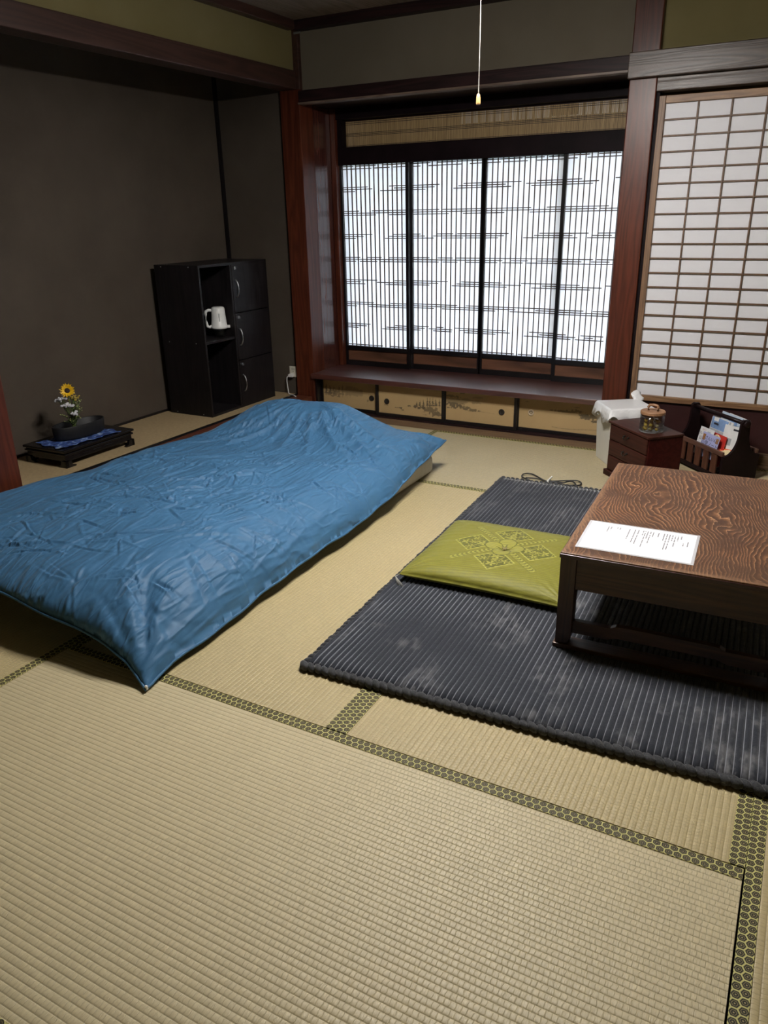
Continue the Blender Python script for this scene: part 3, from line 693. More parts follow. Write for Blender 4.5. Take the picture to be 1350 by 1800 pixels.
# ------------------------------------------------------------------ bed
def build_duvet():
    nx, ny = 330, 600
    s = np.linspace(0, 1, nx); t_ = np.linspace(0, 1, ny)
    S, T = np.meshgrid(s, t_)
    yb = np.interp(S, [0, .1, .55, .84, .93, .97, 1], [1.33, 1.335, 1.325, 1.312, 1.31, 1.295, 1.272])
    ye = np.interp(S, [0, .1, .5, .9, 1], [3.50, 3.47, 3.46, 3.45, 3.475])
    Y0 = yb+(ye-yb)*T
    xr = np.interp(Y0, [1.27, 1.33, 1.42, 1.7, 2.0, 2.5, 2.85, 3.2, 3.4, 3.5], [-1.478, -1.487, -1.484, -1.492, -1.497, -1.488, -1.497, -1.520, -1.53, -1.525])
    xr = xr+.006*np.sin(Y0*23)*np.sin(Y0*7+1)
    xl = np.interp(Y0, [1.27, 1.5, 1.9, 2.5, 2.9, 3.5], [-2.855, -2.85, -2.84, -2.74, -2.70, -2.66])+.008*np.sin(Y0*9)
    X = xl+(xr-xl)*S; Y = Y0+.005*np.sin(X*17)*np.minimum(1, (1-T)*8)
    dR, dL = (xr-X), (X-xl); dN, dF = (Y0-yb), (ye-Y0)
    zn = np.interp(X, [-2.66, -2.2, -2.0, -1.8, -1.665, -1.57, -1.53, -1.49, -1.47], [.135, .142, .128, .106, .087, .052, .028, .009, .006])
    zr = np.interp(Y0, [1.27, 1.4, 1.7, 2.05, 2.6, 2.85, 3.2, 3.38, 3.5], [.007, .024, .030, .052, .062, .084, .130, .142, .165])
    zl = .12+.02*np.sin(Y0*6)
    zf = np.interp(X, [-2.66, -1.8, -1.6, -1.49], [.12, .12, .13, .165])
    e = 1e-4
    ws = [1/(d*d+e) for d in (dN, dR, dL, dF)]
    hem = sum(w*z for w, z in zip(ws, (zn, zr, zl, zf)))/sum(ws)
    def rise(d, Rr, p=2.0): return np.sqrt(np.clip(1-(1-np.clip(d/Rr, 0, 1))**p, 0, 1))
    RR = .26-.15*sstep(2.75, 3.2, Y0)
    g = rise(dR, RR)*rise(dL, .14)*rise(dN, .34, 2.0)*rise(dF, .20)
    top = .222+.012*np.sin(X*5+1)*np.sin(Y0*3.1)+.02*sstep(1.9, 1.3, Y0)*0
    top = top-.02*sstep(3.15, 3.4, Y0)*sstep(-1.9, -1.6, X)+.030*np.exp(-((X+2.15)/.5)**2-((Y0-1.95)/.6)**2)
    pil = np.exp(-np.abs((X+2.22)/.40)**2.6-np.abs((Y0-3.22)/.21)**2.2)
    top = top+.135*pil
    Z = hem+(top-hem)*g
    # drape folds fanning from the pillow
    def fold(cx, cy, ang, L, amp, w, curve=0., kind=0, taper=.5):
        nonlocal Z
        ca, sa = math.cos(ang), math.sin(ang)
        ex, ey = cx+ca*L, cy+sa*L; mg = 3.2*w+abs(curve)*L+.02
        j0 = int((min(cy, ey)-mg-1.34)/2.12*ny)-12; j1 = int((max(cy, ey)+mg-1.27)/2.12*ny)+16
        i0 = int((min(cx, ex)-mg+2.66)/1.18*nx)-4 if min(cx, ex)-mg > -2.60 else 0; i1 = int((max(cx, ex)+mg+2.87)/1.33*nx)+14
        i0 = int(max(0, min(nx, (min(cx, ex)-mg+2.87)/1.40*nx-60))); i1 = int(max(0, min(nx, i1+10)))
        j0 = max(0, min(ny, j0)); j1 = max(0, min(ny, j1))
        if i1 <= i0 or j1 <= j0: return
        sl = (slice(j0, j1), slice(i0, i1))
        ux, uy = X[sl]-cx, Y0[sl]-cy
        a = ux*ca+uy*sa
        b = -ux*sa+uy*ca-curve*(a/L)**2*L
        q = a/L
        env = np.clip(q/.15, 0, 1)*np.clip((1-q)/taper, 0, 1)
        env = env*env*(3-2*env)
        k = b/w
        prof = np.exp(-k*k) if kind == 0 else (k*np.exp(-k*k)*1.6 if kind == 1 else -np.exp(-k*k))
        Z[sl] += amp*env*prof*np.clip(g[sl]*1.3, .12, 1)
    r = random.Random(3)
    for ang, L, amp, w, cv in ((-18, .62, .016, .020, -.10), (-30, .66, .014, .018, -.06), (-46, .6, .012, .018, .04), (-62, .5, .012, .016, 0), (-78, .5, .012, .016, .03), (-92, .5, .013, .018, 0),
                               (-105, .55, .014, .016, -.03), (-118, .55, .015, .016, 0), (-130, .5, .012, .015, .05), (-146, .42, .01, .015, 0)):
        fold(-2.20+.16*math.cos(R(ang)), 3.20+.06*math.sin(R(ang)), R(ang), L, amp, w, cv, 0)
    # corner folds
    for cx, cy, ang, L, amp, w, kd in ((-1.50, 1.30, 128, .42, .020, .022, 2), (-1.50, 1.30, 112, .36, .016, .018, 0), (-1.50, 1.30, 143, .40, .016, .020, 0), (-1.52, 1.31, 96, .30, .010, .014, 2), (-1.53, 1.31, 160, .32, .012, .014, 2),
                                       (-1.5, 3.46, 215, .4, .014, .016, 0), (-1.5, 3.46, 240, .36, .012, .014, 2), (-1.5, 3.46, 196, .3, .01, .014, 0)):
        fold(cx, cy, R(ang), L, amp, w, 0, kd, .8)
    # folds hanging down the near end and the long side
    for i in range(13):
        fold(-2.6+i*.085+r.uniform(-.03, .03), 1.30, R(90+r.uniform(-25, 25)), r.uniform(.14, .34), r.uniform(.004, .010), r.uniform(.008, .016), r.uniform(-.1, .1), r.choice((0, 1, 2)), .8)
    for i in range(22):
        fold(-1.49, 1.38+i*.092+r.uniform(-.03, .03), R(180+r.uniform(-40, 40)), r.uniform(.10, .26), r.uniform(.004, .009), r.uniform(.007, .014), r.uniform(-.1, .1), r.choice((0, 1, 2)), .8)
    # star-shaped clusters of sharp creases
    for i in range(125):
        cx, cy = r.uniform(-2.6, -1.53), r.uniform(1.40, 3.2)
        base = r.uniform(0, 360); n = r.choice((2, 3, 3, 4, 5))
        for k in range(n):
            ang = base+k*r.uniform(25, 75) if k % 3 else base+180*(k > 0)+r.uniform(-15, 15)
            fold(cx, cy, R(ang), r.uniform(.07, .26), r.uniform(.0028, .0070)*r.choice((1, 1, -1)), r.uniform(.0042, .0075), r.uniform(-.15, .15), r.choice((0, 1, 1)), .7)
    # long wandering creases
    for i in range(60):
        fold(r.uniform(-2.6, -1.6), r.uniform(1.45, 3.1), R(r.choice((35, 50, 215, 230, 20, 70))+r.uniform(-25, 25)), r.uniform(.2, .5), r.uniform(.003, .0065), r.uniform(.005, .010), r.uniform(-.2, .2), r.choice((0, 1)), .6)
    wv = (fbm(X*4.5, Y0*4.5, 5, 2)-.5)*.030+(fbm(X*11, Y0*9, 9, 2)-.5)*.010
    Z = Z+wv*np.clip(g, 0, 1)
    Z = np.maximum(Z, hem*.98)
    top_ = np.stack([X, Y, Z], -1)
    # underside: rim down and inward
    under = np.maximum(.094, 0)+0*Z
    dm = np.minimum(np.minimum(dR, dL), np.minimum(dN, dF))
    lift = sstep(0, .075, dm)
    bot = np.stack([X, Y, hem*(1-lift)+np.minimum(.094, Z-.012)*lift-.0], -1)
    bot = bot[::6, ::6] if False else bot
    V = np.concatenate([top_.reshape(-1, 3), bot.reshape(-1, 3)])
    idx = np.arange(nx*ny).reshape(ny, nx); N = nx*ny
    q1 = np.stack([idx[:-1, :-1], idx[:-1, 1:], idx[1:, 1:], idx[1:, :-1]], -1).reshape(-1, 4)
    q2 = q1[:, ::-1]+N
    def side(a): return np.stack([a[:-1], a[:-1]+N, a[1:]+N, a[1:]], -1)
    q3 = np.concatenate([side(idx[0])[:, ::1], side(idx[-1])[:, ::-1], side(idx[:, 0])[:, ::-1], side(idx[:, -1])])
    hemline = np.concatenate([top_[0, :], top_[1:, -1], top_[-1, ::-1], top_[::-1, 0]])
    return mesh_np('duvet', V, np.concatenate([q1, q2, q3]), [M['duvet']]), hemline
me, hemline = build_duvet()
dv = link('duvet', me, smooth=True)
tag(dv, 'crumpled dark blue duvet spread over the low grey mattress', 'duvet')
hl = [tuple(p+np.array((0, 0, .002))) for p in hemline[::7]]
MB().tube(hl, .0048, 6, closed=True).build('piped_hem', M['duvet'], dv, smooth=True)
MB().box((-.004, -.003, 0), (.004, .003, .013)).build('zip_tag', M['white_tag'], dv, bevel=.001, loc=(-1.476, 1.276, .008))
mt_ = MB().box((-2.575, 1.53, 0), (-1.572, 3.412, .092)).build('mattress', M['foam'], bevel=.022)
mt_.modifiers['bevel'].segments = 4
tag(mt_, 'pale grey foam mattress lying on the tatami beneath the blue duvet', 'mattress')

# ------------------------------------------------------------------ rug
rug = thing('ribbed_rug', 'charcoal ribbed plush floor rug with braided edge under the low table', 'rug', (-1.137, 1.572, 0), R(1.9))
RW, RL = 1.85, 1.86
per = 6; n = int(RW/RIB); xs = np.arange(n*per+1)*RIB/per
ph = (xs/RIB) % 1; zr = .019+.0058*np.sqrt(np.clip(1-(2*ph-1)**2, 0, 1))
ys = np.linspace(.012, RL-.01, 46)
XX, YY = np.meshgrid(xs, ys); ZZ = np.repeat(zr[None], len(ys), 0)+.004*(fbm(XX*5, YY*5, 3)-.5)
XX = XX+.0035*(fbm(XX*4, YY*6, 8)-.5)
edge = np.minimum(1, np.minimum(YY-.012, RL-.01-YY)/.02)
ZZ = ZZ-(1-edge)*.006
top = np.stack([XX, YY, ZZ], -1)
P = np.concatenate([np.stack([XX[:1], YY[:1], 0*ZZ[:1]+.001], -1), top, np.stack([XX[-1:], YY[-1:], 0*ZZ[-1:]+.001], -1)], 0)
P = np.concatenate([P[:, :1]*(1, 1, 0)+(0, 0, .001), P, P[:, -1:]*(1, 1, 0)+(0, 0, .001)], 1)
link('ribbed_pile', grid_mesh('ribbed_pile', P, [M['rug']]), rug, smooth=True)
def braid(p, q, step, r, mat_out):
    p, q = Vector(p), Vector(q); d = (q-p); L = d.length; d.normalize(); ang = math.atan2(d.y, d.x)
    k = int(L/step)
    for i in range(k+1):
        c = p+d*(L*i/k)
        mt = Matrix.Rotation(ang+R(-38+rng.uniform(-6, 6)), 4, 'Z') @ Matrix.Rotation(R(rng.uniform(-8, 8)), 4, 'Y')
        s = rng.uniform(.9, 1.12)
        mat_out.ball(c+Vector((0, 0, rng.uniform(-.001, .001))), r*1.55*s, r*.84*s, r*.98*s, 10, 6, mt)
b = MB(); braid((-.004, .002, .0135), (RW, .002, .0135), .0235, .0138, b); o = b.build('braided_edge', M['braid'], rug, smooth=True); o['kind'] = 'stuff'
b = MB(); braid((-.004, .004, .0125), (-.004, RL, .0125), .024, .0112, b); o = b.build('braided_edge', M['braid'], rug, smooth=True); o['kind'] = 'stuff'
b = MB(); braid((0, RL, .012), (RW, RL, .012), .024, .011, b); o = b.build('braided_edge', M['braid'], rug, smooth=True); o['kind'] = 'stuff'
b = MB(); braid((RW, .004, .012), (RW, RL, .012), .024, .011, b); o = b.build('braided_edge', M['braid'], rug, smooth=True); o['kind'] = 'stuff'

# power cord beyond the rug
cab = thing('power_cord', 'black coiled power cord with white tie behind the charcoal rug', 'cord', (-1.0, 3.5, 0))
A = [(-1.04, 3.45), (-1.08, 3.47), (-1.127, 3.50), (-1.132, 3.545), (-1.108, 3.566), (-1.077, 3.556), (-1.035, 3.518), (-.999, 3.488), (-.966, 3.478), (-.927, 3.476), (-.898, 3.475), (-.863, 3.489), (-.839, 3.505), (-.837, 3.53), (-.86, 3.553), (-.897, 3.541), (-.934, 3.527), (-.974, 3.506), (-1.004, 3.494), (-1.051, 3.504), (-1.105, 3.49)]
Bp = [(-.84, 3.46), (-.86, 3.504), (-.882, 3.525), (-.898, 3.512), (-.912, 3.49), (-.95, 3.49), (-.99, 3.487)]
def smooth_path(pts, z, k=5):
    out = []; n = len(pts)
    for i in range(n-1):
        p0, p1, p2, p3 = [np.array(pts[min(max(i+j, 0), n-1)]) for j in (-1, 0, 1, 2)]
        for u in np.linspace(0, 1, k, endpoint=False):
            out.append(.5*((2*p1)+(-p0+p2)*u+(2*p0-5*p1+4*p2-p3)*u*u+(-p0+3*p1-3*p2+p3)*u**3))
    out.append(np.array(pts[-1]))
    return [(x+1.0, y-3.5, z+.004*math.sin(i*.11)**2) for i, (x, y) in enumerate(out)]
b = MB(); b.tube(smooth_path(A, .006), .0036, 8); b.tube(smooth_path(Bp, .010), .0036, 8)
b.build('cable', M['cable'], cab, smooth=True)
b = MB(); b.tube(smooth_path([(-1.195, 3.40), (-1.217, 3.384), (-1.217, 3.362), (-1.196, 3.352)], .006), .0034, 8); b.build('cable', M['cable'], cab, smooth=True)
b = MB(); b.tube([(.012, -.022, .002), (.010, -.018, .014), (.014, -.008, .016), (.018, .004, .008)], .0050, 6); b.tube([(.012, -.014, .014), (.020, -.004, .026), (.026, .002, .032)], .0038, 6)
b.build('white_tie', M['white_tag'], cab, smooth=True)

# ------------------------------------------------------------------ floor cushion
zb = thing('floor_cushion', 'flat olive green brocade floor cushion half under the low table', 'cushion', (-.842, 2.452, .023), R(1.5))
def build_cushion():
    hx, hy, n = .300, .272, 280
    U, V = np.meshgrid(np.linspace(-1, 1, n), np.linspace(-1, 1, n))
    pin = .022*((1-np.abs(V)**2.5))          # edges bow inward between the corners
    X = U*hx*(1-.035*(1-V**2)*np.abs(U)**3); Y = V*hy*(1-.04*(1-U**2)*np.abs(V)**3)
    d = np.clip((1-np.abs(U)**5)*(1-np.abs(V)**5), 0, 1)
    Hh = .028+.044*d**.42
    Hh = Hh+.007*(1-U**2)*(1-V**2)-.014*np.exp(-(X**2+Y**2)/.0009)
    cr = 0
    for sx in (-1, 1):
        for sy in (-1, 1):
            a = np.arctan2(V-sy, U-sx); rr_ = np.hypot((U-sx)*1.1, V-sy)
            cr = cr+.0028*np.sin(a*22)*np.exp(-rr_/.28)*np.minimum(1, rr_/.05)
    cr = cr+.0014*np.sin(U*46+3*np.sin(V*4))*np.exp(-(1-np.abs(V))/.16)*np.minimum(1, (1-np.abs(V))/.02)*.7
    cr = cr+.0014*np.sin(V*44+3*np.sin(U*4))*np.exp(-(1-np.abs(U))/.16)*np.minimum(1, (1-np.abs(U))/.02)*.7
    Hh = Hh+cr*d**.3+.004*(fbm(U*4+9, V*4+9, 4)-.5)*d
    top = np.stack([X, Y, Hh], -1)
    # figures
    x, y = X/.92, Y/.92
    p_, q_ = (x+y)/math.sqrt(2), (x-y)/math.sqrt(2)
    fig = np.full_like(x, .5)+(fbm(X*120, Y*120, 2)-.5)*.10
    ap, aq = np.abs(p_), np.abs(q_)
    lo, hi = .030, .150
    c0 = (lo+hi)/2; cp, cq = ap-c0, aq-c0; hw = (hi-lo)/2
    inb = (np.abs(cp) < hw) & (np.abs(cq) < hw); edge_ = inb & ((np.abs(cp) > hw-.006) | (np.abs(cq) > hw-.006))
    fig = np.where(inb, .10, fig)
    for ox, oy, rad in ((-.024, -.024, .024), (.026, .022, .022), (-.028, .030, .017), (.030, -.028, .016), (0, .002, .012)):
        rr_ = np.hypot(cp-ox, cq-oy); th = np.arctan2(cq-oy, cp-ox)
        pet = rad*(.62+.38*np.cos(5*th))
        fig = np.where(inb & (rr_ < pet) & (rr_ > rad*.16), .92, fig)
        fig = np.where(inb & (np.abs(rr_-rad*1.18) < .0016) & (np.sin(th*2+ox*90) > .1), .75, fig)
    sw = np.sin(cp*190+1.5*np.sin(cq*120))*np.sin(cq*190+1.5*np.sin(cp*120))
    fig = np.where(inb & (sw > .72), .8, fig)
    fig = np.where(edge_, .95, fig)
    for m1, m2 in ((ap, aq), (aq, ap)):
        bar = (m1 < .016) & (m2 > .055) & (m2 < .235)
        pat = np.where(m1 < .0105, np.where(np.sin(m2*330+m1*200) > 0, .85, .3), .75)
        fig = np.where(bar, pat, fig)
        fig = np.where(bar & (m1 > .0125), .25, fig)
    for a in range(4):
        ax, ay = .043*math.cos(a*math.pi/2), .043*math.sin(a*math.pi/2)
        dd = np.hypot((x-ax), (y-ay))
        fig = np.where(dd < .036, .72, fig); fig = np.where(np.abs(dd-.036) < .0022, .12, fig)
        ln = np.abs(x*math.sin(a*math.pi/2)-y*math.cos(a*math.pi/2))
        al = x*math.cos(a*math.pi/2)+y*math.sin(a*math.pi/2)
        fig = np.where((ln < .0016+.0035*(.02-np.clip(al-.014, 0, .02))/.02) & (al > .004) & (al < .034), .2, fig)
    bot = np.stack([X, Y, .028-.026*d**.35], -1)
    N = n*n; idx = np.arange(N).reshape(n, n)
    q1 = np.stack([idx[:-1, :-1], idx[:-1, 1:], idx[1:, 1:], idx[1:, :-1]], -1).reshape(-1, 4)
    def side(a): return np.stack([a[:-1], a[:-1]+N, a[1:]+N, a[1:]], -1)
    q3 = np.concatenate([side(idx[0]), side(idx[-1])[:, ::-1], side(idx[:, 0])[:, ::-1], side(idx[:, -1])])
    me = mesh_np('cushion_cover', np.concatenate([top.reshape(-1, 3), bot.reshape(-1, 3)]), np.concatenate([q1, q1[:, ::-1]+N, q3]), [M['zabuton']])
    attr(me, 'figure', np.concatenate([fig.ravel(), np.full(N, .45)])); return me
link('cushion_cover', build_cushion(), zb, smooth=True)
b = MB()
for a in (20, 140, 260, 80): b.tube([(0, 0, .064), (.006*math.cos(R(a)), .006*math.sin(R(a)), .071), (.017*math.cos(R(a)), .013*math.sin(R(a)), .071)], [.0018, .0018, .001], 6)
b.ball((0, 0, .067), .004); b.build('centre_tuft', M['tuft'], zb, smooth=True)
for cx, cy in ((-.300, -.272), (.300, -.272), (-.300, .272)):
    b = MB(); sx = -1 if cx < 0 else 1; sy = -1 if cy < 0 else 1
    for k in range(7):
        a = rng.uniform(-.5, .5); l = rng.uniform(.035, .055)
        b.tube([(cx-sx*.004, cy-sy*.004, .027), (cx+sx*.010*math.cos(a), cy+sy*.010, .022), (cx+(l*.5+.004*k-.012)*(1 if cx < 0 else -.3), cy+sy*l*.8, .003)], [.0013, .0013, .0008], 5)
    b.build('corner_tassel', M['cotton'], zb, smooth=True)

# ------------------------------------------------------------------ low table
TX0, TY0 = -.514, 1.990
tb = thing('low_table', 'low dark brown wooden table with figured plywood top', 'table', (TX0, TY0, .022), R(2.3))
TW, TD, TH = .62, .91, .313
box('tabletop', (0, 0, TH-.012), (TW, TD, TH), M['tabletop'], tb, .002)
b = MB(); b.box((-.003, -.003, TH-.017), (TW+.003, .012, TH-.0045)); b.box((-.003, TD-.012, TH-.017), (TW+.003, TD+.003, TH-.0045)); b.box((-.003, .012, TH-.017), (.012, TD-.012, TH-.0045)); b.box((TW-.012, .012, TH-.017), (TW+.003, TD-.012, TH-.0045))
b.build('edge_band', M['tableedge'], tb, bevel=.0015)
lw = .046
legprof = [(0, .016), (lw*.55, .016), (lw*.80, .020), (lw*.95, .034), (lw, .055), (lw, TH-.017), (0, TH-.017)]
for i, (x, fl_) in enumerate(((0, 1), (TW, -1))):
    for y in (.002, TD-.048):
        b = MB(); b.prism([(x+fl_*a if fl_ == 1 else x-a, c) for a, c in legprof], y, y+.046, 'y')
        b.build('leg', M['tablewood_z'], tb, bevel=.0015)
for y in (.008, TD-.032):
    box('apron', (lw, y, TH-.115), (TW-lw, y+.022, TH-.017), M['tablewood'], tb, .001)
    za, zc = .078, .052
    pts = [(lw, za+.014), (lw+.11, za+.014), (lw+.125, za+.022), (lw+.16, za+.024), (TW-lw-.16, za+.024), (TW-lw-.125, za+.022), (TW-lw-.11, za+.014), (TW-lw, za+.014),
           (TW-lw, zc), (TW-lw-.10, zc), (TW-lw-.13, zc+.010), (lw+.13, zc+.010), (lw+.10, zc), (lw, zc)]
    MB().prism(pts, y+.004, y+.024, 'y').build('stretcher', M['tablewood'], tb, bevel=.001)
    box('floor_runner', (-.006, y-.012, .002), (TW+.006, y+.044, .016), M['tablewood'], tb, .002)
for x in (.006, TW-.028):
    box('apron', (x, .048, TH-.115), (x+.022, TD-.048, TH-.017), M['tablewood'], tb, .001)

# laminated sheet on the table
sh = thing('laminated_notice', 'white laminated printed notice lying on the low table', 'notice', (-.332, 2.163, .3352), R(2.6))
box('film', (-.162, -.112, 0), (.162, .112, .0008), M['film'], sh, .0003)
box('sheet', (-.154, -.105, .0003), (.154, .105, .0011), M['laminate'], sh)
b = MB()
# text columns run away from the viewer: (position along the sheet, start, length)
rows = [(-.098, .078, .045), (-.090, .080, .030), (-.072, .082, .016), (-.064, .082, .022), (-.036, .085, .085), (-.020, .085, .105), (-.010, .085, .115), (.004, .085, .040), (.010, .084, .130), (.017, .084, .060), (.025, .084, .100), (.033, .084, .040), (.048, .084, .035), (.064, .084, .055), (.072, .084, .130), (.080, .084, .120), (.088, .083, .050), (.096, .083, .090), (.104, .082, .045), (.113, .082, .028), (.122, .030, .022), (.134, .045, .040)]
for x, y, l in rows:
    k = int(l/.0042)
    for i in range(k):
        if rng.random() < .12: continue
        yy = y-i*.0042
        b.box((x-.0014, yy-.0030, .0011), (x+.0014, yy, .00125))
b.build('print_lines', M['ink'], sh)['kind'] = 'stuff'

# ------------------------------------------------------------------ cabinet in the alcove
cb = thing('open_locker_cabinet', 'black locker cabinet with two open shelves and three doors in the alcove', 'cabinet', (-3.446, 3.513, .1))
CD, CW, CH = .336, .650, .89; th = .015      # local x = depth (front at x=CD), y = width
box('side_panel', (0, 0, 0), (CD, th, CH), M['cabinet'], cb, .001)
box('side_panel', (0, CW-th, 0), (CD, CW, CH), M['cabinet'], cb, .001)
box('top_panel', (0, th, CH-th), (CD, CW-th, CH), M['cabinet'], cb, .001)
box('bottom_panel', (0, th, 0), (CD, CW-th, th), M['cabinet'], cb, .001)
box('back_panel', (.002, th, th), (.007, CW-th, CH-th), M['cabin'], cb)
box('divider', (.007, .281, th), (CD, .296, CH-th), M['cabinet'], cb, .001)
box('shelf', (.007, th, .438), (CD-.004, .281, .453), M['cabinet'], cb, .001)
for z in (.30, .59): box('shelf', (.007, .296, z-.005), (CD-.02, CW-th, z+.005), M['cabinet'], cb)
for k in range(3):
    z0 = .012+k*.2905; z1 = z0+.285
    dr = box('cabinet_door', (CD-.014, .299, z0), (CD+.001, CW-.006, z1), M['cabinet'], cb, .001)
    dr['label'] = ['bottom door', 'middle door', 'top door'][k]
    zc = (z0+z1)/2
    pts = [(CD+.001+.026*math.sin(math.pi*i/10), .322, zc+.052*math.cos(math.pi*i/10)) for i in range(11)]
    MB().tube(pts, .0042, 8).build('door_handle', M['chrome'], dr, smooth=True)
    b = MB().cyl((CD, .318, z1-.022), (CD+.012, .318, z1-.022), .009, .009, 14); b.box((CD+.012, .3165, z1-.029), (CD+.020, .3195, z1-.015))
    b.build('lock', M['chrome'], dr)
    MB().cyl((CD, .340, z1-.020), (CD+.008, .340, z1-.024), .006, .006, 12).build('lock_cap', M['cabin'], dr)
b = MB()
for x in (.055, CD-.07):
    for z in (.012, CH-.010, .445): b.cyl((x, .001, z), (x, -.0012, z), .0035, .0035, 8)
for z in (.28, .58): b.cyl((.10, .2812, z), (.10, .279, z), .003, .003, 8)
o = b.build('screw_caps', M['screw'], cb); o['kind'] = 'stuff'

# kettle standing upside down on a glass
gl = thing('drinking_glass', 'small clear drinking glass under the white kettle in the cabinet', 'glass', (-3.185, 3.742, .553))
MB().lathe([(0, 0), (.030, 0), (.033, .052), (.030, .052), (.028, .004), (0, .004)], 20).build('glass_body', M['glass'], gl, smooth=True)
kt = thing('electric_kettle', 'small white electric kettle in the upper open cabinet shelf', 'kettle', (-3.185, 3.742, .6055), R(90))
MB().lathe([(0, 0), (.049, 0), (.051, .006), (.051, .014), (.048, .017), (.043, .085), (.041, .118), (.037, .126), (.030, .129), (0, .130)], 28).build('kettle_body', M['white'], kt, smooth=True)
pts = [(-.040, 0, .110), (-.062, 0, .112), (-.082, 0, .104), (-.087, 0, .085), (-.086, 0, .040), (-.080, 0, .016), (-.064, 0, .010), (-.046, 0, .016)]
b = MB(); b.tube([(-.040+(x+.040)*.80, y, z) for x, y, z in pts], [.009, .009, .009, .0085, .0085, .009, .009, .009], 10)
b.build('kettle_handle', M['white'], kt, smooth=True)
b = MB().prism([(.044, -.012), (.066, -.004), (.066, .004), (.044, .012)], .001, .017, 'z'); b.build('spout', M['white'], kt, bevel=.002)
box('logo_print', (-.002, -.0472, .045), (.002, -.0445, .092), M['mag_grey'], kt)
kt.rotation_euler = (0, 0, R(46))

# socket and plug
so = thing('wall_socket', 'ivory double wall socket beside the left red post', 'socket', (-3.031, 4.285, .252))
box('cover_plate', (-.030, -.007, -.036), (.030, 0, .036), M['outlet'], so, .002)
b = MB()
for dz in (.016,):
    b.box((-.010, -.0076, dz-.005), (-.007, -.0068, dz+.007)); b.box((.006, -.0076, dz-.005), (.009, -.0068, dz+.007)); b.cyl((0, -.0068, dz-.013), (0, -.0076, dz-.013), .003, .003, 8)
b.build('slots', M['inkdark'], so)
pc = thing('white_plug_cord', 'white plug and cord hanging from the ivory wall socket', 'cord', (-3.05, 4.262, .100))
b = MB().prism([(-.020, -.012), (.016, -.012), (.016, .012), (-.006, .012), (-.020, .004)], -.012, .0155, 'y', Matrix.Translation((.012, 0, .130)))
b.build('plug', M['white'], pc, bevel=.003)
MB().tube([(-.006, -.002, .124), (-.018, -.008, .116), (-.019, -.012, .09), (-.014, -.014, .05), (-.006, -.016, .0035), (.05, -.04, .0035), (.09, -.07, .0035)], .0032, 8).build('cord', M['white'], pc, smooth=True)

# ------------------------------------------------------------------ flower display
ST = thing('display_stand', 'low black lacquered display stand with curled feet in the alcove', 'stand', (-3.255, 2.637, .1), R(1))
SD, SW = .30, .47
def slab(z0, z1, g, name, parent=ST, mat='lacquer', bev=.003):
    return box(name, (-SD/2+g, -SW/2+g, z0), (SD/2-g, SW/2-g, z1), M[mat], parent, bev)
slab(.078, .090, 0, 'stand_top'); slab(.070, .078, .010, 'waist_moulding'); slab(.060, .070, .004, 'waist_moulding'); slab(.030, .060, .012, 'stand_body')
b = MB()
for k in range(3): b.box((SD/2-.013, -.12+k*.075, .040), (SD/2-.009, -.07+k*.075, .050))
b.build('carved_panel', M['lacquer'], ST, bevel=.0015)
for sx in (-1, 1):
    for sy in (-1, 1):
        b = MB(); pts = [(0, 0), (.060, 0), (.062, .006), (.040, .012), (.034, .034), (0, .034)]
        mt = Matrix.Translation((sx*(SD/2-.004), sy*(SW/2-.004), 0)) @ Matrix.Diagonal((-sx, -sy, 1, 1))
        b.prism([(a, c) for a, c in pts], 0, .016, 'x', mt); b.prism([(a, c) for a, c in pts], 0, .016, 'y', mt)
        b.build('curled_foot', M['lacquer'], ST)
# cloth
n = 60; U, V = np.meshgrid(np.linspace(-.5, .5, n), np.linspace(-.5, .5, n))
Xc = U*.20+.008*np.sin(V*16)*(np.abs(U)*2)**3; Yc = V*.37+.01*np.sin(U*12)
Zc = .0022+.0035*np.abs(np.sin(V*22+U*5))*(np.abs(U)*2)**6+.002*(fbm(U*9+5, V*9+5, 2))
P = np.stack([Xc, Yc, Zc], -1)
cl = link('indigo_cloth', grid_mesh('indigo_cloth', P, [M['indigo']]), None, True, loc=(-3.232, 2.615, .190))
cl.rotation_euler = (0, 0, R(-4)); sd = cl.modifiers.new('s', 'SOLIDIFY'); sd.thickness = .0015; sd.offset = 1
tag(cl, 'blue and white tie-dyed cloth under the black flower bowl', 'cloth')
bw = thing('flower_bowl', 'oval black ceramic flower bowl on the blue cloth', 'bowl', (-3.258, 2.645, .1975), R(-4))
MB().lathe([(0, 0), (.92, 0), (.97, .004), (1, .012), (1.02, .066), (1.0, .069), (.97, .067), (.94, .016), (.9, .010), (0, .010)], 48, None, .072, .148).build('bowl_body', M['bowl'], bw, smooth=True)
MB().lathe([(0, 0), (.024, 0), (.024, .010), (0, .010)], 20, Matrix.Translation((.004, -.028, .0105))).build('pin_holder', M['iron'], bw)
FB = Vector((-3.256, 2.617, .2185))
def stem_path(tip, bend=.01, n=6):
    tip = Vector(tip); out = []
    for i in range(n):
        u = i/(n-1); out.append(Vector((tip.x*u*u, tip.y*u*u, tip.z*u))+Vector((bend*math.sin(u*3.14), 0, 0)))
    return out
sf = thing('sunflower', 'yellow sunflower with dark centre at the top of the arrangement', 'flower', FB)
tipv = Vector((.012, -.018, .222))
MB().tube(stem_path(tipv-Vector((.006, -.002, .004)), .006), .0026, 6).build('stem', M['stem'], sf, smooth=True)
facing = Vector((.75, -.62, .42)).normalized()
fm = Matrix.Translation(tipv) @ facing.to_track_quat('Z', 'Y').to_matrix().to_4x4()
b = MB()
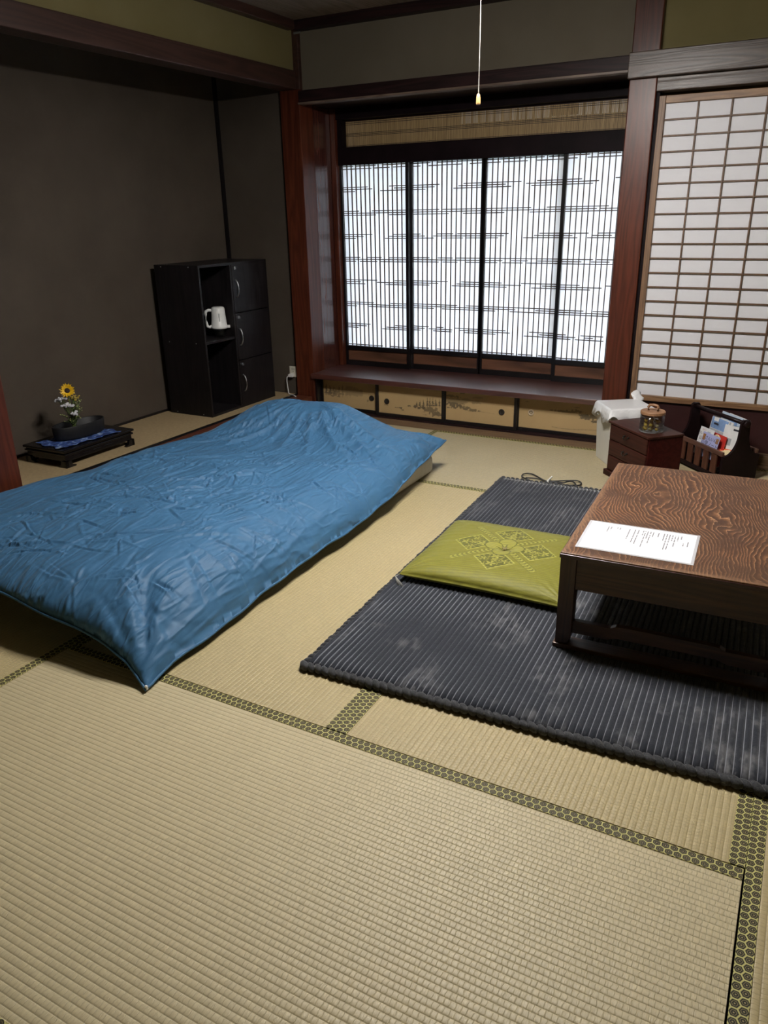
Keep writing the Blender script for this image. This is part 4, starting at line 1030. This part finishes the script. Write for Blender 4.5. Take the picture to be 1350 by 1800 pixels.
for ring, (nn, rl, tilt) in enumerate(((15, .030, .15), (15, .027, .38))):
    for i in range(nn):
        a = 2*math.pi*(i+.5*ring)/nn+rng.uniform(-.07, .07); L = rl*rng.uniform(.85, 1.1); w = .0058
        mt = fm @ Matrix.Rotation(a, 4, 'Z') @ Matrix.Translation((.010, 0, .001*ring)) @ Matrix.Rotation(-tilt-rng.uniform(-.15, .2), 4, 'Y')
        vs = [(0, -w*.4, 0), (0, w*.4, 0), (L*.45, w, .0015), (L*.45, -w, .0015), (L*.45, 0, -.0005), (L, 0, .001)]
        b.add([mt @ Vector(v) for v in vs], [(0, 4, 3), (0, 1, 4), (1, 2, 4), (3, 4, 5), (4, 2, 5)])
o = b.build('petals', M['petal'], sf, smooth=True); o['kind'] = 'stuff'
MB().ball((0, 0, 0), .0145, .0145, .006, 16, 8, fm).build('seed_disk', M['seed'], sf, smooth=True)
MB().ball((0, 0, -.005), .012, .012, .006, 12, 6, fm).build('calyx', M['leaf'], sf, smooth=True)
def leafy(b, base, d, L, w):
    d = Vector(d).normalized(); q = d.to_track_quat('X', 'Z').to_matrix().to_4x4(); mt = Matrix.Translation(base) @ q
    vs = [(0, 0, 0), (L*.4, w, .001), (L, 0, -.002), (L*.4, -w, .001), (L*.45, 0, -.002)]
    b.add([mt @ Vector(v) for v in vs], [(0, 4, 1), (1, 4, 2), (2, 4, 3), (3, 4, 0)])
def spray(name, label, tips, blossom, rb, nb, spread, leafn=8):
    s = thing(name, label, 'flower', FB+Vector((rng.uniform(-.004, .004), rng.uniform(-.004, .004), 0)))
    bs = MB(); bb = MB(); lf = MB()
    for tp in tips:
        pth = stem_path(tp, rng.uniform(-.006, .006)); bs.tube(pth, .0014, 5)
        for k in range(nb):
            c = Vector(tp)+Vector((rng.gauss(0, spread), rng.gauss(0, spread), rng.gauss(0, spread*.45)))
            bb.ball(c, rb*rng.uniform(.7, 1.2), None, rb*.8, 7, 5)
            if k % 2 == 0: bs.tube([pth[-2], c], .0008, 4)
        for k in range(leafn//len(tips)+1):
            u = rng.uniform(.3, .95); i = min(len(pth)-2, int(u*(len(pth)-1)))
            leafy(lf, pth[i].lerp(pth[i+1], rng.random()), (rng.uniform(-1, 1), rng.uniform(-1, 1), rng.uniform(.2, .9)), rng.uniform(.014, .030), .0046)
    bs.build('stem', M['stem'], s); o = bb.build('blossoms', M[blossom], s, smooth=True); o['kind'] = 'stuff'; o = lf.build('leaves', M['leaf'], s); o['kind'] = 'stuff'
spray('white_spray', 'tall white flower spray left of the sunflower', [(-.012, -.058, .178), (-.004, -.046, .184)], 'whiteflower', .0080, 8, .007)
spray('white_spray', 'broad white flower cluster below the sunflower', [(.016, -.034, .152), (.018, -.018, .148), (.014, -.046, .154), (.018, -.006, .142)], 'whiteflower', .0076, 9, .007, 10)
spray('white_spray', 'low small white flower pair in the middle of the arrangement', [(.030, -.022, .104), (.030, -.006, .110), (.030, -.008, .098)], 'whiteflower', .0066, 6, .005, 10)
spray('yellow_spray', 'dull yellow flower spray right of the sunflower', [(.004, .026, .176), (0, .034, .168), (.006, .018, .182)], 'goldflower', .0050, 9, .010, 12)
spray('bud_spray', 'pale green bud spray at the lower right of the arrangement', [(-.004, .062, .150), (.006, .052, .112), (.008, .034, .130), (.012, .018, .080), (.012, -.03, .07), (.006, -.048, .10), (0, .02, .15)], 'palebud', .0036, 6, .009, 46)

# ------------------------------------------------------------------ waste bin
bn = thing('waste_bin', 'tall off white waste bin beside the red brown chest', 'bin', (-.795, 3.868, 0), R(34))
BL, BW_, BH = .222, .198, .285
prof = lambda g, z: [(-g, -g, z), (BL+g, -g, z), (BL+g, BW_+g, z), (-g, BW_+g, z)]
b = MB(); vs = prof(-.012, 0)+prof(0, BH)+prof(-.004, BH)+prof(-.016, .006)
fs = [(3, 2, 1, 0)]
for k in range(3):
    for i in range(4): fs.append((k*4+i, k*4+(i+1) % 4, k*4+4+(i+1) % 4, k*4+4+i))
fs.append((12, 13, 14, 15))
b.add(vs, fs); b.build('bin_body', M['bin'], bn, bevel=.008)
box('bin_lid', (.004, .004, BH), (BL-.004, BW_-.004, BH+.014), M['bin'], bn, .006)
# liner: ring of points flaring over the rim with a jagged hem
bag = thing('bin_liner', 'white plastic bag folded over the rim of the waste bin', 'bag', (-.795, 3.868, 0), R(34))
npt = 120; rings = []
def per_pt(u, g):
    w, h = BL+2*g, BW_+2*g; L = 2*(w+h); s = u*L
    if s < w: return (-g+s, -g)
    s -= w
    if s < h: return (BL+g, -g+s)
    s -= h
    if s < w: return (BL+g-s, BW_+g)
    return (-g, BW_+g-(s-w))
for g, z, j in ((-.006, BH+.016, .0), (.000, BH+.018, .002), (.008, BH+.010, .004), (.013, BH-.015, .006), (.020, BH-.045, .012)):
    row = []
    for i in range(npt):
        u = i/npt; nz = math.sin(u*55)+.6*math.sin(u*91+1)+.5*math.sin(u*23+2)
        gg = g+j*.45*nz*.6; x, y = per_pt(u, gg)
        zz = z+(j*1.6*(math.sin(u*31+.5)+.6*math.sin(u*67)) if j > .01 else 0)
        row.append((x, y, zz))
    rings.append(row)
V = np.array(rings); V = np.concatenate([V, V[:, :1]], 1)
o = link('liner_skirt', grid_mesh('liner_skirt', V, [M['bag']]), bag, True)
sd = o.modifiers.new('s', 'SOLIDIFY'); sd.thickness = .0012
b = MB(); b.box((.0, .0, BH+.0150), (BL, BW_, BH+.0185)); b.build('liner_top', M['bag'], bag, bevel=.002)
V = np.zeros((7, 5, 3))
for i in range(7):
    for j in range(5):
        a = i/6; V[i, j] = (BL-.035+j*.014+.006*math.sin(i), BW_-.02+a*.030+.004*math.sin(j*2+i), BH+.012+a*.052*(1-.25*abs(j-2)/2)+.003*math.sin(i*2+j))
o = link('liner_ear', grid_mesh('liner_ear', V, [M['bag']]), bag, True); sd = o.modifiers.new('s', 'SOLIDIFY'); sd.thickness = .0012
b = MB()
for u in (.09, .16, .93, .98, .86):
    x, y = per_pt(u, .0215); b.ball((x, y, BH-.034), .0035, .0035, .0035, 6, 4)
b.ball((BL-.010, BW_+.012, BH+.048), .004, .003, .004, 6, 4)
b.build('printed_dots', M['mag_grey'], bag)['kind'] = 'stuff'

# ------------------------------------------------------------------ drawer chest
ch = thing('drawer_chest', 'small red brown three drawer chest behind the low table', 'chest', (-.772, 3.748, 0), R(-45))
HW, HD, HH = .322, .185, .275
b = MB().box((0, .006, .028), (HW, HD, HH-.010)); b.build('chest_body', M['chest_side'], ch, bevel=.001)
box('chest_top', (-.004, -.004, HH-.010), (HW+.004, HD+.002, HH), M['chest'], ch, .002)
box('plinth', (-.008, -.010, 0), (HW+.008, HD, .028), M['chest'], ch, .003)
for k in range(3):
    z0 = .031+k*.0785
    d = box('drawer', (.008, -.0015, z0), (HW-.008, .010, z0+.073), M['chest'], ch, .004)
    xc, zc = HW*.47, z0+.044
    b = MB()
    for sx in (-1, 1): b.cyl((xc+sx*.016, -.0015, zc), (xc+sx*.016, -.006, zc), .006, .005, 12); b.ball((xc+sx*.016, -.008, zc), .0035)
    b.tube([(xc+.017*math.cos(math.pi*i/8), -.010-.003*math.sin(math.pi*i/8), zc-.013*math.sin(math.pi*i/8)) for i in range(9)], .0024, 8)
    b.build('drawer_pull', M['iron'], d, smooth=True)

# glass jar
jr = thing('glass_jar', 'clear glass jar with wooden lid on the red brown chest', 'jar', (-.558, 3.640, .2755), R(-10))
JR = .055
MB().lathe([(0, 0), (JR-.003, 0), (JR, .004), (JR, .083), (JR-.0025, .083), (JR-.003, .006), (0, .004)], 40).build('jar_glass', M['glass'], jr, smooth=True)
MB().lathe([(0, .074), (JR-.006, .074), (JR-.006, .0835), (JR+.001, .0835), (JR+.001, .094), (JR-.002, .097), (0, .097)], 40).build('jar_lid', M['lidwood'], jr)
MB().tube([(-.022, 0, .096), (-.024, 0, .112), (-.018, 0, .121), (0, 0, .1235), (.018, 0, .121), (.024, 0, .112), (.022, 0, .096)], .0065, 8).build('lid_handle', M['lidwood'], jr, smooth=True)
spots = [(-.026, -.018), (.0, -.030), (.028, -.016), (.022, .018), (-.004, .028), (-.030, .014), (0, 0)]
pk = None
for lay in range(3):
    for i, (x, y) in enumerate(spots):
        if lay == 2 and i % 2: continue
        mname = ('gold', 'paleyellow', 'gold', 'brownwrap', 'gold')[(i+lay*2+(i*lay)) % 5]
        lab = {'gold': 'shiny gold wrapped sweet inside the glass jar', 'brownwrap': 'brown wrapped sweet inside the glass jar', 'paleyellow': 'pale yellow wrapped sweet inside the glass jar'}[mname]
        mt = Matrix.Rotation(rng.uniform(0, 6), 4, 'Z') @ Matrix.Rotation(rng.uniform(-.5, .5), 4, 'X')
        b = MB(); b.ball((0, 0, 0), .0125, .0085, .0075, 8, 5, mt)
        for s in (-1, 1):
            b.add([mt @ Vector(v) for v in ((s*.010, 0, 0), (s*.0165, -.006, .003), (s*.0165, .006, -.003), (s*.0175, 0, .001))], [(0, 1, 3), (0, 3, 2)])
        o = b.build('wrapped_sweet', M[mname], loc=(-.558+x*.95, 3.640+y*.95, .2755+.0135+lay*.019+rng.uniform(-.002, .002)))
        tag(o, lab, 'sweet', lab.replace(' sweet ', ' sweets '))

# ------------------------------------------------------------------ magazine rack
RA = Vector((-.245, 3.832, 0)); ra = math.atan2(.73, -.68)      # long axis from right front corner
# local frame: x along the long side (from left end to right end), y to the back
rk = thing('magazine_rack', 'dark slatted wooden magazine rack with pole handle holding leaflets', 'rack', (-.245-.392*math.cos(ra-math.pi), 3.832-.392*math.sin(ra-math.pi), 0), ra-math.pi)
RLn, RDp, RHt = .392, .205, .305
endp = [(.004, 0), (RDp-.004, 0), (RDp, .13)]
endp += [(RDp/2+.0275+(RDp/2-.0275)*(1-math.sin(a))**1.0*1.0, .13+.105*(1-math.cos(a))) for a in np.linspace(.15, math.pi/2, 8)]
endp += [(RDp/2+.024, RHt-.012), (RDp/2+.016, RHt), (RDp/2-.016, RHt), (RDp/2-.024, RHt-.012)]
endp += [(RDp/2-.0275-(RDp/2-.0275)*(1-math.sin(a)), .13+.105*(1-math.cos(a))) for a in np.linspace(math.pi/2, .15, 8)]
endp += [(0, .13)]
for x in (0, RLn-.014):
    MB().prism(endp, x, x+.014, 'x').build('end_board', M['rack'], rk, bevel=.0012)
MB().cyl((-.004, RDp/2, RHt-.018), (RLn+.004, RDp/2, RHt-.018), .0105, .0105, 16).build('pole_handle', M['rack'], rk, smooth=True)
for x in (-.014, RLn):
    MB().lathe([(0, 0), (.016, 0), (.018, .004), (.018, .010), (.014, .014), (0, .014)], 16, Matrix.Translation((x, RDp/2, RHt-.018)) @ Matrix.Rotation(R(90), 4, 'Y')).build('pole_end', M['rack'], rk, smooth=True)
box('floor_board', (.014, .008, .012), (RLn-.014, RDp-.008, .022), M['rack'], rk)
for y in (.0, RDp-.014):
    box('top_rail', (.010, y, .130), (RLn-.010, y+.014, .152), M['rackrail'], rk, .002)
    box('bottom_rail', (.014, y+.001, .012), (RLn-.014, y+.013, .034), M['rack'], rk, .001)
    for i in range(5):
        w = .040; x = .052+i*.0625
        o = box('slat', (x, y+.003, .034), (x+w, y+.011, .130), M['rackslat'], rk, .001)
def rk_thing(name, label, cat, x, y, z, tilt, yawd, group=None):
    base = rk.matrix_basis @ Matrix.Translation((x, y, z)) @ Matrix.Rotation(R(yawd), 4, 'Z') @ Matrix.Rotation(R(tilt), 4, 'X')
    o = thing(name, label, cat, group=group); o.matrix_basis = base; return o
rk.matrix_basis = Matrix.Translation(rk.location) @ Matrix.Rotation(ra-math.pi, 4, 'Z')
def text(name, s, size, mat, parent, loc, rot=(R(90), 0, 0), sx=1):
    cu = bpy.data.curves.new(name, 'FONT'); cu.body = s; cu.size = size; cu.align_x = 'CENTER'; cu.align_y = 'CENTER'; cu.extrude = .0001
    tmp = bpy.data.objects.new('tmp', cu); C.objects.link(tmp)
    dg = bpy.context.evaluated_depsgraph_get(); me = bpy.data.meshes.new_from_object(tmp.evaluated_get(dg))
    bpy.data.objects.remove(tmp); me.materials.clear(); me.materials.append(mat)
    o = link(name, me, parent, loc=loc); o.rotation_euler = rot; o.scale = (sx, 1, 1); return o
# booklets behind the pole first
mg = rk_thing('magazine', 'pale blue magazine sticking up behind the rack pole', 'magazine', .190, .150, .008, -7, -4)
box('cover', (-.085, 0, 0), (.085, .006, .272), M['mag_pale'], mg, .001); box('print_band', (-.02, -.0006, .225), (.05, 0, .255), M['mag_blue'], mg)
mg = rk_thing('magazine', 'white magazine sticking up behind the pale blue one in the rack', 'magazine', .222, .166, .010, -7, -4)
box('cover', (-.080, 0, 0), (.080, .005, .266), M['mag_white'], mg, .001)
mg = rk_thing('brochure', 'upright brochure with blue photographs in front of the rack pole', 'brochure', .232, .066, .038, -9, -3)
box('cover', (-.092, 0, 0), (.075, .004, .236), M['mag_white'], mg, .0008)
box('photo_print', (-.088, -.0006, .176), (.040, 0, .232), M['mag_blue'], mg); box('photo_print', (-.088, -.0006, .150), (.045, 0, .174), M['mag_grey'], mg)
box('photo_print', (-.088, -.0006, .110), (-.020, 0, .148), M['mag_blue'], mg); box('photo_print', (-.008, -.0006, .105), (.045, 0, .146), M['mag_pale'], mg)
box('title_block', (-.072, -.0009, .214), (-.036, -.0006, .232), M['mag_white'], mg); box('title_block', (-.066, -.0010, .196), (-.030, -.0006, .206), M['inkdark'], mg); 
box('spine_print', (.046, -.0006, .100), (.060, 0, .234), M['mag_grey'], mg)
mg = rk_thing('brochure', 'grey and white folded brochure leaning at the right end of the rack', 'brochure', .318, .060, .034, -10, 12)
box('cover', (-.045, 0, 0), (.045, .005, .226), M['mag_white'], mg, .0008); box('photo_print', (-.044, -.0006, .13), (.010, 0, .165), M['mag_grey'], mg); box('title_block', (.008, -.0006, .205), (.038, 0, .214), M['inkdark'], mg)
mg = rk_thing('red_leaflet', 'red leaflet with orange disc in front of the blue brochure', 'leaflet', .240, .050, .052, -10, -3)
box('cover', (-.072, 0, 0), (.068, .003, .152), M['mag_red'], mg, .0006)
MB().cyl((.002, -.0008, .118), (.002, 0, .118), .024, .024, 24).build('orange_disc', M['mag_orange'], mg)
b = MB()
for i in range(8): b.tube([(-.030+.056*i/8, -.0012, .128+.016*math.sin(math.pi*i/8)), (-.030+.056*(i+1)/8, -.0012, .128+.016*math.sin(math.pi*(i+1)/8))], .004, 5)
b.build('cream_arc', M['mag_cream'], mg)
mg = rk_thing('white_card', 'white card with dark lettering at the left front of the rack', 'card', .172, .036, .076, -12, -2)
box('cover', (-.055, 0, 0), (.055, .002, .140), M['mag_white'], mg, .0005)
text('lettering', 'おいしい', .020, M['inkdark'], mg, (-.022, -.0006, .108)); text('lettering', '山里', .024, M['inkdark'], mg, (-.022, -.0006, .084))
text('red_lettering', 'さんいん', .008, M['mag_red'], mg, (-.022, -.0006, .128)); box('photo_print', (.006, -.0006, .108), (.030, 0, .126), M['mag_grey'], mg)
mg = rk_thing('lilac_card', 'lilac card with dark lettering at the front of the rack', 'card', .232, .022, .084, -12, -2)
box('cover', (-.066, 0, 0), (.066, .002, .118), M['mag_lilac'], mg, .0005)
text('lettering', 'さんいん', .022, M['inkdark'], mg, (.002, -.0006, .092)); text('lettering', '山里ノート', .026, M['inkdark'], mg, (.004, -.0006, .066))
box('picture_stamp', (-.062, -.0006, .078), (-.042, 0, .108), M['brownwrap'], mg); box('picture_stamp', (.042, -.0006, .082), (.062, 0, .108), M['lidwood'], mg)
lg = 'loose papers at the right end of the rack'
for i, (x, y, z, tl, yw, mm, lab) in enumerate(((.318, .046, .125, -60, 8, 'mag_orange', 'orange folded paper lying in the right end of the rack'),
                                        (.322, .036, .118, -66, 2, 'mag_white', 'white folded slip below the orange paper in the rack'),
                                        (.335, .026, .130, -74, -24, 'mag_cream', 'cream paper tab at the right front corner of the rack'))):
    p_ = rk_thing('folded_paper', lab, 'paper', x, y, z, tl, yw, lg)
    box('sheet', (-.040, 0, 0), (.040, .002, .050), M[mm], p_, .0004)

# ------------------------------------------------------------------ lamp with pull cord
lp = thing('ceiling_lamp', 'white ring ceiling lamp with long pull cord and wooden knob', 'lamp', (LAMP[0], LAMP[1], 2.284))
MB().cyl((0, 0, 0), (0, 0, -.03), .05, .045, 24).build('ceiling_cap', M['lampwhite'], lp)
MB().cyl((0, 0, -.03), (0, 0, -.20), .004, .004, 8).build('flex', M['lampwhite'], lp)
zl = LAMP[2]-2.284
MB().lathe([(0, zl+.085), (.05, zl+.085), (.07, zl+.065), (.245, zl+.030), (.25, zl+.012), (.244, zl+.012), (.238, zl+.026), (.06, zl+.05), (0, zl+.05)], 40).build('shade', M['lampwhite'], lp, smooth=True)
for rr_ in (.165, .215):
    MB().tube([(rr_*math.cos(2*math.pi*i/40), rr_*math.sin(2*math.pi*i/40), zl) for i in range(40)], .0145, 10, closed=True).build('ring_tube', M['tube'], lp, smooth=True)
kz = 1.548-2.284
MB().tube([(0, 0, zl+.05), (.001, 0, kz+.2), (0, 0, kz+.027)], .0010, 6).build('pull_cord', M['cordwhite'], lp)
MB().lathe([(0, 0), (.0058, 0), (.0066, .003), (.0060, .018), (.0048, .026), (.0025, .029), (0, .0295)], 14, Matrix.Translation((0, 0, kz))).build('pull_knob', M['knobwood'], lp, smooth=True)

hk = thing('wall_hook', 'small pale metal hook under the cornice in the far left corner', 'hook', (-2.842, 4.262, 2.226))
MB().cyl((-.022, -.006, 0), (.022, -.006, 0), .006, .006, 10).build('hook_bar', M['outlet_dim'], hk); MB().cyl((0, -.006, 0), (0, .002, 0), .004, .004, 8).build('screw', M['outlet_dim'], hk)
